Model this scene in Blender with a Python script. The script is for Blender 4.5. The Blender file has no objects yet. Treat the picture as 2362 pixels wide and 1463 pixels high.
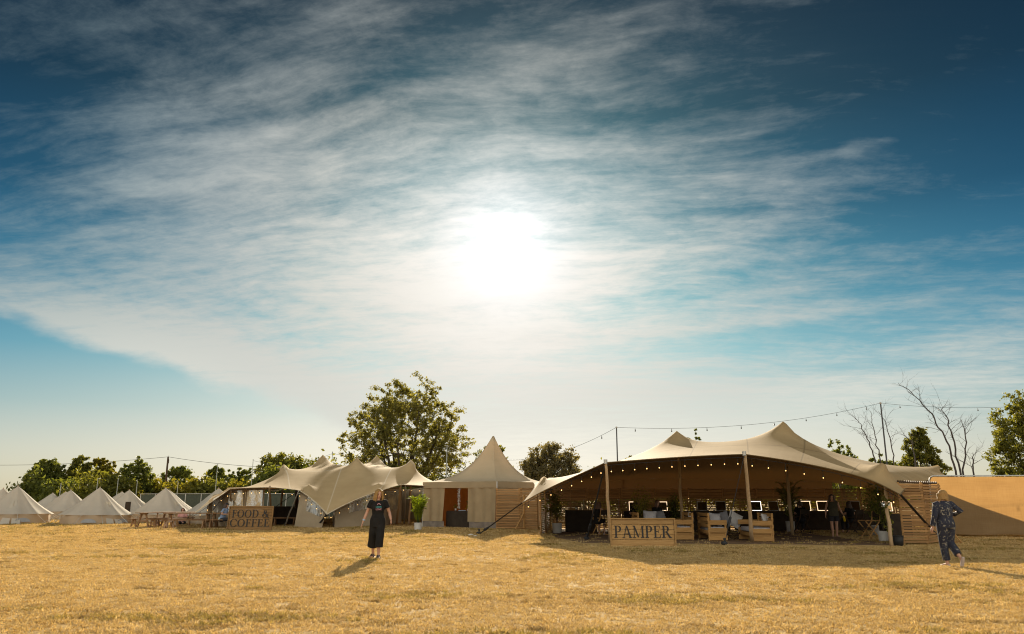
import bpy, bmesh, math, random
import numpy as np
from mathutils import Vector, Matrix, Quaternion, noise as mnoise
R = math.radians
random.seed(7)
S = bpy.context.scene
COL = S.collection

# ------------------------------------------------------------------ camera
FPX, CX, CY, TILT, EYE = 1800.0, 1181.0, 731.5, R(13.03), 1.5
cam_d = bpy.data.cameras.new('camera'); cam_d.sensor_width = 36; cam_d.lens = FPX/2362*36
cam_d.clip_end = 3000; cam_d.clip_start = 0.1
cam = bpy.data.objects.new('camera', cam_d); COL.objects.link(cam)
cam.location = (0, 0, EYE); cam.rotation_euler = (math.pi/2+TILT, 0, 0)
S.camera = cam
S.render.resolution_x, S.render.resolution_y = 1024, 634
S.view_settings.view_transform = 'Standard'; S.view_settings.look = 'None'
S.view_settings.gamma = 1.0; S.view_settings.exposure = 1.02
S.view_settings.use_curve_mapping = False
S.cycles.use_denoising = True; S.cycles.pixel_filter_type = 'BLACKMAN_HARRIS'; S.cycles.filter_width = 1.1
S.cycles.max_bounces = 8; S.cycles.transparent_max_bounces = 16
S.cycles.diffuse_bounces = 4
S.cycles.sample_clamp_indirect = 4.0

def ray(px, py):                      # direction seen at a point of the photograph (planning aid)
    u, v = (px-CX)/FPX, (py-CY)/FPX
    ct, st = math.cos(TILT), math.sin(TILT)
    return Vector((u, ct+v*st, st-v*ct))
def at(px, py, Y):                    # the point at distance Y along that direction
    d = ray(px, py); return Vector((d.x*Y/d.y, Y, EYE+d.z*Y/d.y))
def gnd(px, py, z=0.0):               # where that direction meets the ground
    d = ray(px, py); s = (z-EYE)/d.z; return Vector((d.x*s, d.y*s, z))

# ------------------------------------------------------------------ node helpers
class NT:
    """tiny expression builder for shader nodes"""
    def __init__(s, tree): s.t = tree; s.L = tree.links
    def node(s, typ, **kw):
        n = s.t.nodes.new(typ)
        for k, v in kw.items(): setattr(n, k, v)
        return n
    def put(s, sock, v):
        if v is None: return
        if hasattr(v, 'is_output'): s.L.new(v, sock)
        elif isinstance(v, E): s.L.new(v.s, sock)
        else:
            if sock.type == 'RGBA' and isinstance(v, (tuple, list)) and len(v) == 3: v = (*v, 1)
            sock.default_value = v
    def math(s, op, a, b=None, c=None, clamp=False):
        n = s.node('ShaderNodeMath', operation=op, use_clamp=clamp)
        for i, v in enumerate((a, b, c)):
            if v is not None: s.put(n.inputs[i], v)
        return E(s, n.outputs[0])
    def vmath(s, op, a, b=None):
        n = s.node('ShaderNodeVectorMath', operation=op)
        s.put(n.inputs[0], a)
        if b is not None: s.put(n.inputs[3 if op == 'SCALE' else 1], b)
        return E(s, n.outputs['Value' if op in ('DOT_PRODUCT', 'LENGTH', 'DISTANCE') else 'Vector'])
    def comb(s, x, y, z):
        n = s.node('ShaderNodeCombineXYZ')
        for i, v in enumerate((x, y, z)): s.put(n.inputs[i], v)
        return E(s, n.outputs[0])
    def sep(s, v):
        n = s.node('ShaderNodeSeparateXYZ'); s.put(n.inputs[0], v)
        return [E(s, o) for o in n.outputs]
    def noise(s, vec, scale, detail=4, rough=.55, dist=0.0, lac=2.0, color=False):
        n = s.node('ShaderNodeTexNoise'); s.put(n.inputs['Vector'], vec)
        for k, v in (('Scale', scale), ('Detail', detail), ('Roughness', rough), ('Distortion', dist), ('Lacunarity', lac)): s.put(n.inputs[k], v)
        return E(s, n.outputs['Color' if color else 'Fac'])
    def voronoi(s, vec, scale, feature='F1', out='Distance'):
        n = s.node('ShaderNodeTexVoronoi', feature=feature); s.put(n.inputs['Vector'], vec); s.put(n.inputs['Scale'], scale)
        return E(s, n.outputs[out])
    def ramp(s, fac, stops, interp='LINEAR'):
        n = s.node('ShaderNodeValToRGB'); cr = n.color_ramp; cr.interpolation = interp
        while len(cr.elements) > 1: cr.elements.remove(cr.elements[0])
        for i, (p, c) in enumerate(stops):
            e = cr.elements[0] if i == 0 else cr.elements.new(p)
            e.position = p; e.color = (c, c, c, 1) if isinstance(c, (int, float)) else (*c, 1)
        s.put(n.inputs[0], fac); return E(s, n.outputs[0])
    def smooth(s, x, lo, hi, a=0.0, b=1.0):
        n = s.node('ShaderNodeMapRange', interpolation_type='SMOOTHSTEP')
        for i, v in enumerate((x, lo, hi, a, b)): s.put(n.inputs[i], v)
        return E(s, n.outputs[0])
    def lin(s, x, lo, hi, a=0.0, b=1.0):
        n = s.node('ShaderNodeMapRange')
        for i, v in enumerate((x, lo, hi, a, b)): s.put(n.inputs[i], v)
        return E(s, n.outputs[0])
    def mix(s, f, a, b, mode='MIX'):
        n = s.node('ShaderNodeMix', data_type='RGBA', blend_type=mode)
        s.put(n.inputs[0], f); s.put(n.inputs[6], a); s.put(n.inputs[7], b)
        return E(s, n.outputs[2])
class E:
    def __init__(s, nt, sock): s.n = nt; s.s = sock
    def __add__(a, b): return a.n.math('ADD', a, b)
    __radd__ = __add__
    def __mul__(a, b): return a.n.math('MULTIPLY', a, b)
    __rmul__ = __mul__
    def __sub__(a, b): return a.n.math('SUBTRACT', a, b)
    def __rsub__(a, b): return a.n.math('SUBTRACT', b, a)
    def __truediv__(a, b): return a.n.math('DIVIDE', a, b)
    def __pow__(a, b): return a.n.math('POWER', a, b)

# ------------------------------------------------------------------ sky and sun
SUN_EL, SUN_AZ = R(18.4), R(-0.5)
sun_dir = Vector((math.cos(SUN_EL)*math.sin(SUN_AZ), math.cos(SUN_EL)*math.cos(SUN_AZ), math.sin(SUN_EL)))
def lin3(r, g, b):
    f = lambda c: c/12.92 if c <= .04045 else ((c+.055)/1.055)**2.4
    return (f(r/255), f(g/255), f(b/255))
def build_sky():
    w = bpy.data.worlds.new('World'); S.world = w; w.use_nodes = True
    t = w.node_tree; t.nodes.clear(); n = NT(t)
    out = n.node('ShaderNodeOutputWorld'); bg = n.node('ShaderNodeBackground')
    t.links.new(bg.outputs[0], out.inputs[0])
    bg.inputs[1].default_value = 0.05
    sky = n.node('ShaderNodeTexSky', sky_type='NISHITA', sun_disc=False, sun_elevation=SUN_EL, sun_rotation=SUN_AZ,
                 altitude=0, air_density=1.0, dust_density=1.5, ozone_density=2.0)
    d = E(n, n.node('ShaderNodeTexCoord').outputs['Generated'])
    x, y, z = n.sep(d)
    el = n.math('ARCSINE', z); az = n.math('ARCTAN2', x, y)
    # clear air: the sky model, deepened towards the zenith the way this sky was seen
    grade = n.ramp(n.lin(el, 0.0, R(60)), [
        (0.00, (1.65, 1.95, 1.95)), (.05, (1.30, 1.65, 1.70)), (.10, (.66, 1.12, 1.32)), (.16, (.26, .74, 1.08)),
        (.24, (.095, .40, .62)), (.33, (.036, .190, .305)), (.45, (.017, .092, .140)), (.60, (.010, .052, .085)), (1.0, (.010, .046, .075))])
    raw = n.sep(n.mix(1.0, E(n, sky.outputs[0]), grade, 'MULTIPLY'))
    # the aureole low over the horizon is compressed, as film does
    clear = n.comb(raw[0]/(raw[0]*.090+1.0), raw[1]/(raw[1]*.095+1.0), raw[2]/(raw[2]*.102+1.0))
    # high cirrus: a sheet one unit up, combed along one wind direction
    h = n.math('MAXIMUM', z, 0.0) + 0.10
    px, py = x/h, y/h
    wa = R(-80); wx, wy = math.sin(wa), math.cos(wa)
    u = px*wx + py*wy; v = px*wy - py*wx
    warp = n.noise(n.comb(u*.7, v*.7, 3.1), 1.0, 3, .5)
    warp2 = n.noise(n.comb(u*.7, v*.7, 9.7), 1.0, 3, .5)
    uu = u + (warp-.5)*.9; vv = v + (warp2-.5)*.62
    big = n.noise(n.comb(uu*.7, vv*1.2, 1.7), 1.0, 6, .58)
    streak = n.noise(n.comb(uu*1.15, vv*5.2, 5.2), 1.0, 8, .66, .1)
    fine = n.noise(n.comb(uu*5.0, vv*15.0, 2.2), 1.0, 7, .68, .15)
    mottle = n.noise(n.comb(u*9.0+warp*3.0, v*12.0+warp2*3.0, 7.3), 1.0, 7, .66, .2)
    # where the banks of cirrus lie (azimuth, elevation, half-widths in degrees, tilt, amount)
    def blob(X, Y, rx, ry, rot, amt):
        dd = ray(X, Y).normalized(); a0 = math.atan2(dd.x, dd.y); e0 = math.asin(dd.z)
        da = (az-a0)*math.cos(e0); de = el-e0
        c, s = math.cos(R(rot)), math.sin(R(rot))
        p = (da*c + de*s)*(FPX/rx); q = (de*c - da*s)*(FPX/ry)
        return n.math('EXPONENT', (p*p + q*q)*-1.0)*amt
    banks = [(450, 640, 520, 190, 0, .38), (900, 720, 420, 260, 0, .30), (330, 300, 300, 90, 22, .22), (650, 430, 330, 120, 25, .28),
             (760, 80, 260, 90, 10, .20), (1150, 300, 300, 150, 10, .30), (1350, 120, 420, 120, 8, .20), (800, 300, 380, 160, 14, .10), (1750, 330, 400, 110, 6, .12), (420, 430, 420, 130, 8, .08), (1165, 590, 300, 230, 0, .58), (960, 400, 170, 60, 8, -.22),
             (1010, 130, 200, 110, 0, -.20), (90, 330, 120, 260, 0, -.16), (1650, 545, 480, 60, 9, .34), (1650, 440, 280, 40, 5, .16), (1900, 640, 330, 26, 6, .24),
             (1560, 690, 200, 30, 6, -.20), (2220, 150, 360, 260, 0, -.20), (1600, 260, 260, 60, 12, .10), (1500, 850, 560, 180, 0, .38),
             (2330, 790, 170, 60, 8, .34), (2050, 960, 420, 120, 0, .30), (1180, 960, 420, 160, 0, .24), (2250, 430, 260, 120, 0, -.14),
             (1800, 800, 300, 30, 3, -.12), (300, 60, 300, 60, 10, .12), (150, 120, 200, 120, 10, .08), (330, 800, 330, 70, -14, .42), (640, 890, 260, 70, -24, .46), (120, 740, 240, 60, -12, .30), (800, 960, 160, 80, -20, .30),
             (1750, 900, 500, 26, 1, .22), (1500, 760, 420, 24, 3, .20), (1900, 720, 380, 20, 4, .16), (1750, 770, 330, 16, 2, -.18), (2000, 850, 420, 18, 1, -.16), (1450, 820, 300, 14, 1, -.12), (1700, 960, 500, 20, 0, .16),
             (560, 330, 200, 26, 16, .22), (420, 250, 240, 24, 20, .20), (800, 260, 200, 30, 20, .22), (640, 180, 190, 30, 26, .18), (340, 420, 260, 30, 12, .18), (1250, 160, 200, 36, 14, .20), (880, 40, 160, 40, 4, .18), (520, 520, 200, 30, 8, -.14), (760, 470, 160, 30, 10, -.14),
             (1960, 345, 200, 14, 6, .16), (1900, 240, 380, 30, 8, .10), (2150, 90, 300, 30, 6, .07), (250, 180, 240, 30, 14, -.12)]
    cov = None
    for b in banks:
        e = blob(*b); cov = e if cov is None else cov + e
    # the lower rim of the sheet, low on the left
    p0, p1 = ray(0, 745).normalized(), ray(810, 990).normalized()
    a0, e0, a1, e1 = math.atan2(p0.x, p0.y), math.asin(p0.z), math.atan2(p1.x, p1.y), math.asin(p1.z)
    rim = el - (e0 + (az-a0)*((e1-e0)/(a1-a0)))
    rim = rim + (n.noise(n.comb(az*9.0, el*22.0, 4.4), 1.0, 5, .55)-.5)*.07
    right = n.smooth(az, a1-.02, a1+.16)
    back = n.smooth(az, -1.6, -.75, 1.0, 0.0)
    under = n.math('MAXIMUM', n.smooth(rim, -.006, .022), n.math('MAXIMUM', right, back))
    dens = cov + (big-.5)*.70 + (streak-.5)*.86 + (fine-.5)*.62 + (mottle-.5)*.80 + .15
    far = n.smooth(el, R(14), R(30))
    dens = n.math('MAXIMUM', n.smooth(dens, 0.02, far*.62 + 1.12), .02)*under
    hor = n.smooth(el, R(1), R(9))
    dens = n.math('MULTIPLY', dens, n.math('ADD', hor*.55, .45), clamp=True)
    sv = n.vmath('DOT_PRODUCT', d, tuple(sun_dir)); th = n.math('ARCCOSINE', n.math('MAXIMUM', n.math('MINIMUM', sv, .99999), -.99999))
    # behind the viewer, unseen: bright cloud added as fill for sides facing the camera
    behind = n.smooth(th, R(62), R(115)); dens = n.math('MAXIMUM', dens, behind*n.smooth(big, .15, .6, .55, .95))
    # light scattered through the ice: strong close to the sun
    lit = n.ramp(n.lin(th, 0.0, R(180)), [(0, (1.0, .98, .95)), (.019, (.90, .88, .85)), (.034, (.82, .79, .73)), (.052, (.76, .73, .665)), (.078, (.66, .645, .585)), (.113, (.47, .50, .485)),
                                         (.167, (.285, .365, .385)), (.24, (.165, .245, .285)), (.34, (.15, .22, .26)), (.62, (1.40, 1.34, 1.20)), (1, (1.80, 1.70, 1.50))])  # final stops: unseen rear cloud raised as fill light
    low = n.smooth(el, R(17), R(5))*n.smooth(th, R(9), R(28))           # long light paths low down
    lit = n.mix(low, lit, n.mix(.6, lit, (.97, .93, .80)))
    lit = n.vmath('SCALE', lit, 10.3)
    col = n.mix(dens, clear, lit)
    glare = n.math('EXPONENT', (th/R(1.95))**2*-1.0)*7.0 + n.math('EXPONENT', (th/R(8.0))**1.1*-1.0)*1.9
    glare = glare*(n.smooth(streak*.6+mottle*.4, .36, .62, .62, 1.25))
    gl = n.mix(1.0, n.comb(glare, glare*.96, glare*.90), col, 'ADD')
    t.links.new(gl.s, bg.inputs[0])
build_sky()
S.world.cycles.sampling_method = 'MANUAL'; S.world.cycles.sample_map_resolution = 512
sd = bpy.data.lights.new('sun', 'SUN'); sd.energy = 5.0; sd.angle = R(0.5); sd.color = (1, .86, .66)
sun = bpy.data.objects.new('sun', sd); COL.objects.link(sun)
sun.rotation_euler = (-sun_dir).to_track_quat('-Z', 'Y').to_euler(); sun.location = sun_dir*40
# ------------------------------------------------------------------ mesh and object helpers
def tag(o, label=None, cat=None, group=None, kind=None):
    if label: o['label'] = label
    if cat: o['category'] = cat
    if group: o['group'] = group
    if kind: o['kind'] = kind
    return o
def thing(name, label, cat, loc=(0, 0, 0), rz=0.0, group=None):
    o = bpy.data.objects.new(name, None); COL.objects.link(o)
    o.empty_display_size = .2
    o.location = loc; o.rotation_euler = (0, 0, rz)
    return tag(o, label, cat, group)
def link(name, me, parent=None, world=False):
    o = bpy.data.objects.new(name, me); COL.objects.link(o)
    if parent is not None:
        o.parent = parent
        if world: o.location = -Vector(parent.location)
    return o
def copy_tree(o, parent=None, label=None):
    c = o.copy(); COL.objects.link(c)
    if parent is not None: c.parent = parent
    if label: c['label'] = label
    for ch in list(o.children): copy_tree(ch, c)
    return c
class MB:
    """collects geometry and links it as one mesh object"""
    def __init__(s): s.v = []; s.f = []; s.uv = None
    def add(s, vs, fs):
        b = len(s.v); s.v += [tuple(p) for p in vs]; s.f += [tuple(b+i for i in f) for f in fs]; return s
    def box(s, c, size, rot=None):
        hx, hy, hz = size[0]/2, size[1]/2, size[2]/2; c = Vector(c)
        ps = [Vector((x*hx, y*hy, z*hz)) for z in (-1, 1) for y in (-1, 1) for x in (-1, 1)]
        if rot is not None: ps = [rot @ p for p in ps]
        return s.add([c+p for p in ps], [(0, 2, 3, 1), (4, 5, 7, 6), (0, 1, 5, 4), (2, 6, 7, 3), (0, 4, 6, 2), (1, 3, 7, 5)])
    def bar(s, p, q, w, h, up=(0, 0, 1)):
        p, q = Vector(p), Vector(q); d = (q-p); L = d.length; d.normalize()
        x = d.cross(Vector(up))
        if x.length < 1e-4: x = d.cross(Vector((0, 1, 0)))
        x.normalize(); y = x.cross(d)
        return s.box((p+q)/2, (w, L, h), Matrix((x, d, y)).transposed())
    def loft(s, pts, rad, n=8, side=None, cap=True):
        """rings (a, b) along a path; a lies along side"""
        pts = [Vector(p) for p in pts]; m = len(pts)
        rad = [r if isinstance(r, tuple) else (r, r) for r in (rad if isinstance(rad, list) else [rad]*m)]
        b0 = len(s.v); x = None
        for i, p in enumerate(pts):
            d = (pts[min(i+1, m-1)]-pts[max(i-1, 0)]).normalized()
            ref = Vector(side) if side is not None else (x if x is not None else (Vector((1, 0, 0)) if abs(d.x) < .8 else Vector((0, 1, 0))))
            x = (ref - d*ref.dot(d)).normalized(); y = d.cross(x)
            for k in range(n):
                t = 2*math.pi*k/n
                s.v.append(tuple(p + x*(rad[i][0]*math.cos(t)) + y*(rad[i][1]*math.sin(t))))
        for i in range(m-1):
            for k in range(n):
                a, b = b0+i*n+k, b0+i*n+(k+1) % n
                s.f.append((a, b, b+n, a+n))
        if cap:
            s.f.append(tuple(b0+k for k in range(n))[::-1]); s.f.append(tuple(b0+(m-1)*n+k for k in range(n)))
        return s
    def ball(s, c, r, n=10, m=7, rot=None):
        c = Vector(c); r = r if isinstance(r, tuple) else (r, r, r); b0 = len(s.v)
        ps = [Vector((0, 0, -r[2]))]
        for i in range(1, m):
            ph = math.pi*i/m
            for k in range(n):
                t = 2*math.pi*k/n
                ps.append(Vector((r[0]*math.sin(ph)*math.cos(t), r[1]*math.sin(ph)*math.sin(t), -r[2]*math.cos(ph))))
        ps.append(Vector((0, 0, r[2])))
        if rot is not None: ps = [rot @ p for p in ps]
        fs = [(0, 1+(k+1) % n, 1+k) for k in range(n)]
        for i in range(m-2):
            for k in range(n):
                a, b = 1+i*n+k, 1+i*n+(k+1) % n
                fs.append((a, b, b+n, a+n))
        e = len(ps)-1; fs += [(1+(m-2)*n+k, 1+(m-2)*n+(k+1) % n, e) for k in range(n)]
        return s.add([c+p for p in ps], fs)
    def sheet(s, rows):
        """grid of points, rows of equal length"""
        nr, nc = len(rows), len(rows[0])
        return s.add([p for r in rows for p in r], [(i*nc+k, i*nc+k+1, (i+1)*nc+k+1, (i+1)*nc+k) for i in range(nr-1) for k in range(nc-1)])
    def mesh(s, name, mat, smooth=False):
        me = bpy.data.meshes.new(name); me.from_pydata(s.v, [], s.f); me.update()
        for m in (mat if isinstance(mat, (list, tuple)) else [mat]): me.materials.append(m)
        if smooth: me.polygons.foreach_set('use_smooth', [True]*len(me.polygons))
        return me
    def build(s, name, mat, parent=None, world=False, smooth=False):
        return link(name, s.mesh(name, mat, smooth), parent, world)
def bevel(o, w=.006, seg=1):
    m = o.modifiers.new('edge', 'BEVEL'); m.width = w; m.segments = seg; m.limit_method = 'ANGLE'
    return o
def quads_mesh(name, V, F, mat, smooth=False):
    """fast mesh from arrays: V (n,3), F (m,4)"""
    me = bpy.data.meshes.new(name); V = np.asarray(V, np.float32); F = np.asarray(F, np.int32)
    me.vertices.add(len(V)); me.vertices.foreach_set('co', V.ravel())
    me.loops.add(F.size); me.loops.foreach_set('vertex_index', F.ravel())
    k = F.shape[1]
    me.polygons.add(len(F)); me.polygons.foreach_set('loop_start', np.arange(0, F.size, k, dtype=np.int32))
    try: me.polygons.foreach_set('loop_total', np.full(len(F), k, np.int32))
    except Exception: pass
    me.update(calc_edges=True); me.validate()
    if smooth: me.polygons.foreach_set('use_smooth', [True]*len(F))
    me.materials.append(mat); return me

# ------------------------------------------------------------------ materials
MATS = {}
def newmat(name):
    m = bpy.data.materials.new(name); m.use_nodes = True; MATS[name] = m
    t = m.node_tree; n = NT(t); b = t.nodes['Principled BSDF']; return m, n, b
def vary(name, c0, c1, scale=8, rough=.8, stretch=(1, 1, 1), bump=0.0, rand=0.0, spec=.3, metal=0.0, detail=5, c2=None):
    """two-tone surface mottled by noise, each object a shade of its own"""
    m, n, b = newmat(name)
    co = E(n, n.node('ShaderNodeTexCoord').outputs['Object'])
    info = n.node('ShaderNodeObjectInfo'); rnd = E(n, info.outputs['Random'])
    v = n.vmath('MULTIPLY', n.vmath('ADD', co, n.comb(rnd*7.3, rnd*3.1, rnd*5.7)), stretch)
    f = n.noise(v, scale, detail, .6)
    stops = [(.3, c0), (.7, c1)] if c2 is None else [(.25, c0), (.5, c1), (.72, c2)]
    c = n.ramp(f, stops)
    if rand: c = n.mix(1.0, c, n.ramp(rnd, [(0, 1-rand), (1, 1+rand)]), 'MULTIPLY')
    n.put(b.inputs['Base Color'], c); b.inputs['Roughness'].default_value = rough
    b.inputs['Specular IOR Level'].default_value = spec; b.inputs['Metallic'].default_value = metal
    if bump:
        bn = n.node('ShaderNodeBump'); bn.inputs['Strength'].default_value = bump; bn.inputs['Distance'].default_value = .02
        n.put(bn.inputs['Height'], f); n.put(b.inputs['Normal'], E(n, bn.outputs[0]))
    return m
def cloth(name, c0, c1, trans=.3, scale=3.0, tcol=None, bump=.15, seams=None, weave=0, underside_shade=None, seamcol=None):
    """woven sheet that lets some light through"""
    m, n, b = newmat(name); t = m.node_tree
    co = E(n, n.node('ShaderNodeTexCoord').outputs['Object'])
    f = n.noise(co, scale, 5, .6)
    c = n.ramp(f, [(.3, c0), (.7, c1)])
    if seams:
        uv = n.sep(E(n, n.node('ShaderNodeUVMap').outputs[0]))
        for ax, cnt in seams:
            fr = n.math('FRACT', uv[ax]*cnt + .5)
            ln = n.smooth(n.math('ABSOLUTE', fr-.5), .0, .022, 1.0, 0.0)
            c = n.mix(ln*.6, c, seamcol or tuple(v*.45 for v in c0))
    if underside_shade: c = n.mix(E(n, n.node('ShaderNodeNewGeometry').outputs['Backfacing']), c, underside_shade)  # shade beneath the canopy is put into the back-face colour
    n.put(b.inputs['Base Color'], c); b.inputs['Roughness'].default_value = .85; b.inputs['Specular IOR Level'].default_value = .15
    bn = n.node('ShaderNodeBump'); bn.inputs['Strength'].default_value = bump; bn.inputs['Distance'].default_value = .05
    hgt = n.noise(co, scale*1.7, 4, .6)
    if seams is not None:                                           # tension folds run out from the edges of the sheet
        u_, v_, _ = n.sep(E(n, n.node('ShaderNodeUVMap').outputs[0]))
        edge = n.smooth(v_, .0, .45, 1.0, .12)
        hgt = hgt*.6 + n.noise(n.comb(u_*46.0, v_*5.0, 0.0), 1.0, 4, .55, .4)*edge*.9
    n.put(bn.inputs['Height'], hgt); n.put(b.inputs['Normal'], E(n, bn.outputs[0]))
    tr = n.node('ShaderNodeBsdfTranslucent')
    n.put(tr.inputs[0], n.mix(1.0, c, tcol or (1, .82, .55), 'MULTIPLY')); n.put(tr.inputs[1], E(n, bn.outputs[0]))
    mx = n.node('ShaderNodeMixShader'); mx.inputs[0].default_value = trans
    out = t.nodes['Material Output']
    t.links.new(b.outputs[0], mx.inputs[1]); t.links.new(tr.outputs[0], mx.inputs[2]); t.links.new(mx.outputs[0], out.inputs[0])
    return m
def leafmat(name, c0, c1, trans=.45, tint=(1.5, 1.35, .5)):
    m, n, b = newmat(name); t = m.node_tree
    geo = n.node('ShaderNodeNewGeometry'); rnd = E(n, geo.outputs['Random Per Island'])
    c = n.mix(rnd, c0, c1)
    n.put(b.inputs['Base Color'], c); b.inputs['Roughness'].default_value = .6; b.inputs['Specular IOR Level'].default_value = .25
    tr = n.node('ShaderNodeBsdfTranslucent'); n.put(tr.inputs[0], n.mix(1.0, c, tint, 'MULTIPLY'))
    mx = n.node('ShaderNodeMixShader'); mx.inputs[0].default_value = trans
    t.links.new(b.outputs[0], mx.inputs[1]); t.links.new(tr.outputs[0], mx.inputs[2]); t.links.new(mx.outputs[0], t.nodes['Material Output'].inputs[0])
    return m
def flat(name, c, rough=.6, spec=.3, metal=0.0):
    return vary(name, tuple(v*.85 for v in c), tuple(min(1, v*1.12) for v in c), 14, rough, spec=spec, metal=metal)
def glow(name, c, strength):
    m, n, b = newmat(name)
    b.inputs['Base Color'].default_value = (*c, 1)
    b.inputs['Emission Color'].default_value = (*c, 1); b.inputs['Emission Strength'].default_value = strength
    return m
CANVAS = cloth('stretch_canvas', (.345, .245, .122), (.42, .31, .165), .07, .8, (1, .72, .40), .16, seams=[(0, 7), (1, 4)], underside_shade=(.105, .072, .042))
CANVAS_FOOD = cloth('stretch_canvas_food', (.47, .345, .180), (.56, .425, .238), .18, .8, (1, .74, .42), .16, seams=[(0, 5), (1, 3)], seamcol=(.72, .64, .48), underside_shade=(.16, .105, .058))
CREAM = cloth('cream_canvas', (.57, .54, .46), (.63, .59, .50), .30, 2.0, (1, .85, .6), .10)
FOODW = cloth('food_wall', (.34, .28, .19), (.40, .33, .23), .10, 2.0, (1, .78, .45), .25)  # wall colour darkened to carry the shade under the roof
CREAM_W = cloth('cream_wall', (.55, .46, .33), (.60, .50, .37), .40, 2.0, (1, .78, .45), .10)
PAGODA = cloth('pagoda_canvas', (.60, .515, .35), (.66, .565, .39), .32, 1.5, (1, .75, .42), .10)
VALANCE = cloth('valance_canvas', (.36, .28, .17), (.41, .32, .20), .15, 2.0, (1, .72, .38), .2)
CURTAIN = cloth('curtain_canvas', (.38, .30, .18), (.45, .36, .22), .30, 2.0, (1, .72, .38), .25)
RUST = cloth('rust_liner', (.14, .065, .026), (.18, .085, .034), .12, 2.0, (1, .6, .25), .2)
GREYFLAP = cloth('grey_flap', (.16, .14, .12), (.26, .22, .18), .1, 4.0)
BLACKCLOTH = cloth('black_cloth', (.034, .026, .019), (.052, .040, .029), .05, 4.0)
PINE = vary('pine_boards', (.32, .165, .050), (.43, .255, .092), 5, .75, (.6, 6, 9), .12, .16)
SLATW = vary('slat_wood', (.24, .125, .045), (.36, .21, .085), 5, .8, (.5, 6, 10), .15, .30)
POLEW = vary('pole_wood', (.34, .235, .13), (.50, .36, .21), 4, .8, (5, 5, .6), .15, .12)
TABLEW = vary('table_wood', (.185, .095, .036), (.29, .16, .065), 5, .55, (1, 6, 6), .1, .15, spec=.4)
DARKW = vary('dark_wood', (.05, .03, .015), (.09, .055, .028), 5, .7, (1, 5, 5), .1)
SIGNW = vary('sign_boards', (.29, .165, .055), (.40, .245, .095), 4, .75, (.7, 4, 7), .15, .14)
SIGND = vary('sign_boards_shaded', (.19, .105, .035), (.27, .155, .058), 4, .75, (.7, 4, 7), .15, .14)  # same boards with the shade they stand in mixed into the colour
MESHWIN = flat('mesh_window', (.34, .35, .36), .8)
LETTER = flat('letter_black', (.028, .027, .026), .7)
STRAP = flat('strap_black', (.03, .032, .035), .7)
MASTD = vary('mast_dark', (.045, .05, .055), (.08, .085, .09), 10, .5, metal=.3)
STEEL = vary('galvanised', (.38, .39, .38), (.55, .55, .52), 20, .45, metal=.6, spec=.5)
MASTM = vary('mast_steel', (.30, .33, .32), (.42, .45, .43), 10, .5, metal=.3)
WHITEP = vary('white_glaze', (.44, .43, .40), (.54, .53, .49), 6, .35, spec=.5)
CABLE = flat('cable_black', (.02, .02, .02), .6)
BULB = glow('lit_bulb', (1, .58, .20), 1.5)
LED = glow('lit_strip', (1, .72, .45), .75)
LEDW = glow('lit_strip_white', (1, .88, .80), .95)
BARK = vary('bark', (.045, .034, .022), (.10, .078, .052), 6, .9, (4, 4, .7), .5)
DEADBARK = vary('dead_bark', (.05, .042, .04), (.10, .085, .078), 6, .9, (4, 4, .7), .4)
def pvc():
    m, n, b = newmat('clear_film'); t = m.node_tree
    co = E(n, n.node('ShaderNodeTexCoord').outputs['Object'])
    gl = n.node('ShaderNodeBsdfGlossy'); gl.inputs['Roughness'].default_value = .12; gl.inputs[0].default_value = (.9, .93, .95, 1)
    bn = n.node('ShaderNodeBump'); bn.inputs['Strength'].default_value = .3; bn.inputs['Distance'].default_value = .1
    n.put(bn.inputs['Height'], n.noise(n.vmath('MULTIPLY', co, (2.5, 2.5, .8)), 1.6, 4, .6, .8)); n.put(gl.inputs['Normal'], E(n, bn.outputs[0]))
    df = n.node('ShaderNodeBsdfDiffuse'); df.inputs[0].default_value = (.60, .66, .68, 1)
    tp = n.node('ShaderNodeBsdfTransparent'); tp.inputs[0].default_value = (.88, .92, .94, 1)
    a = n.node('ShaderNodeMixShader'); a.inputs[0].default_value = .40; t.links.new(gl.outputs[0], a.inputs[1]); t.links.new(df.outputs[0], a.inputs[2])
    c = n.node('ShaderNodeMixShader'); c.inputs[0].default_value = .48; t.links.new(tp.outputs[0], c.inputs[1]); t.links.new(a.outputs[0], c.inputs[2])
    t.links.new(c.outputs[0], t.nodes['Material Output'].inputs[0]); return m
FILM = pvc()
def mirror():
    m, n, b = newmat('mirror_glass'); b.inputs['Metallic'].default_value = 1; b.inputs['Roughness'].default_value = .04
    co = E(n, n.node('ShaderNodeTexCoord').outputs['Object'])
    n.put(b.inputs['Base Color'], n.ramp(n.noise(co, 4, 2), [(.2, (.62, .63, .62)), (.8, (.72, .73, .72))])); return m
MIRROR = mirror()
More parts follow.
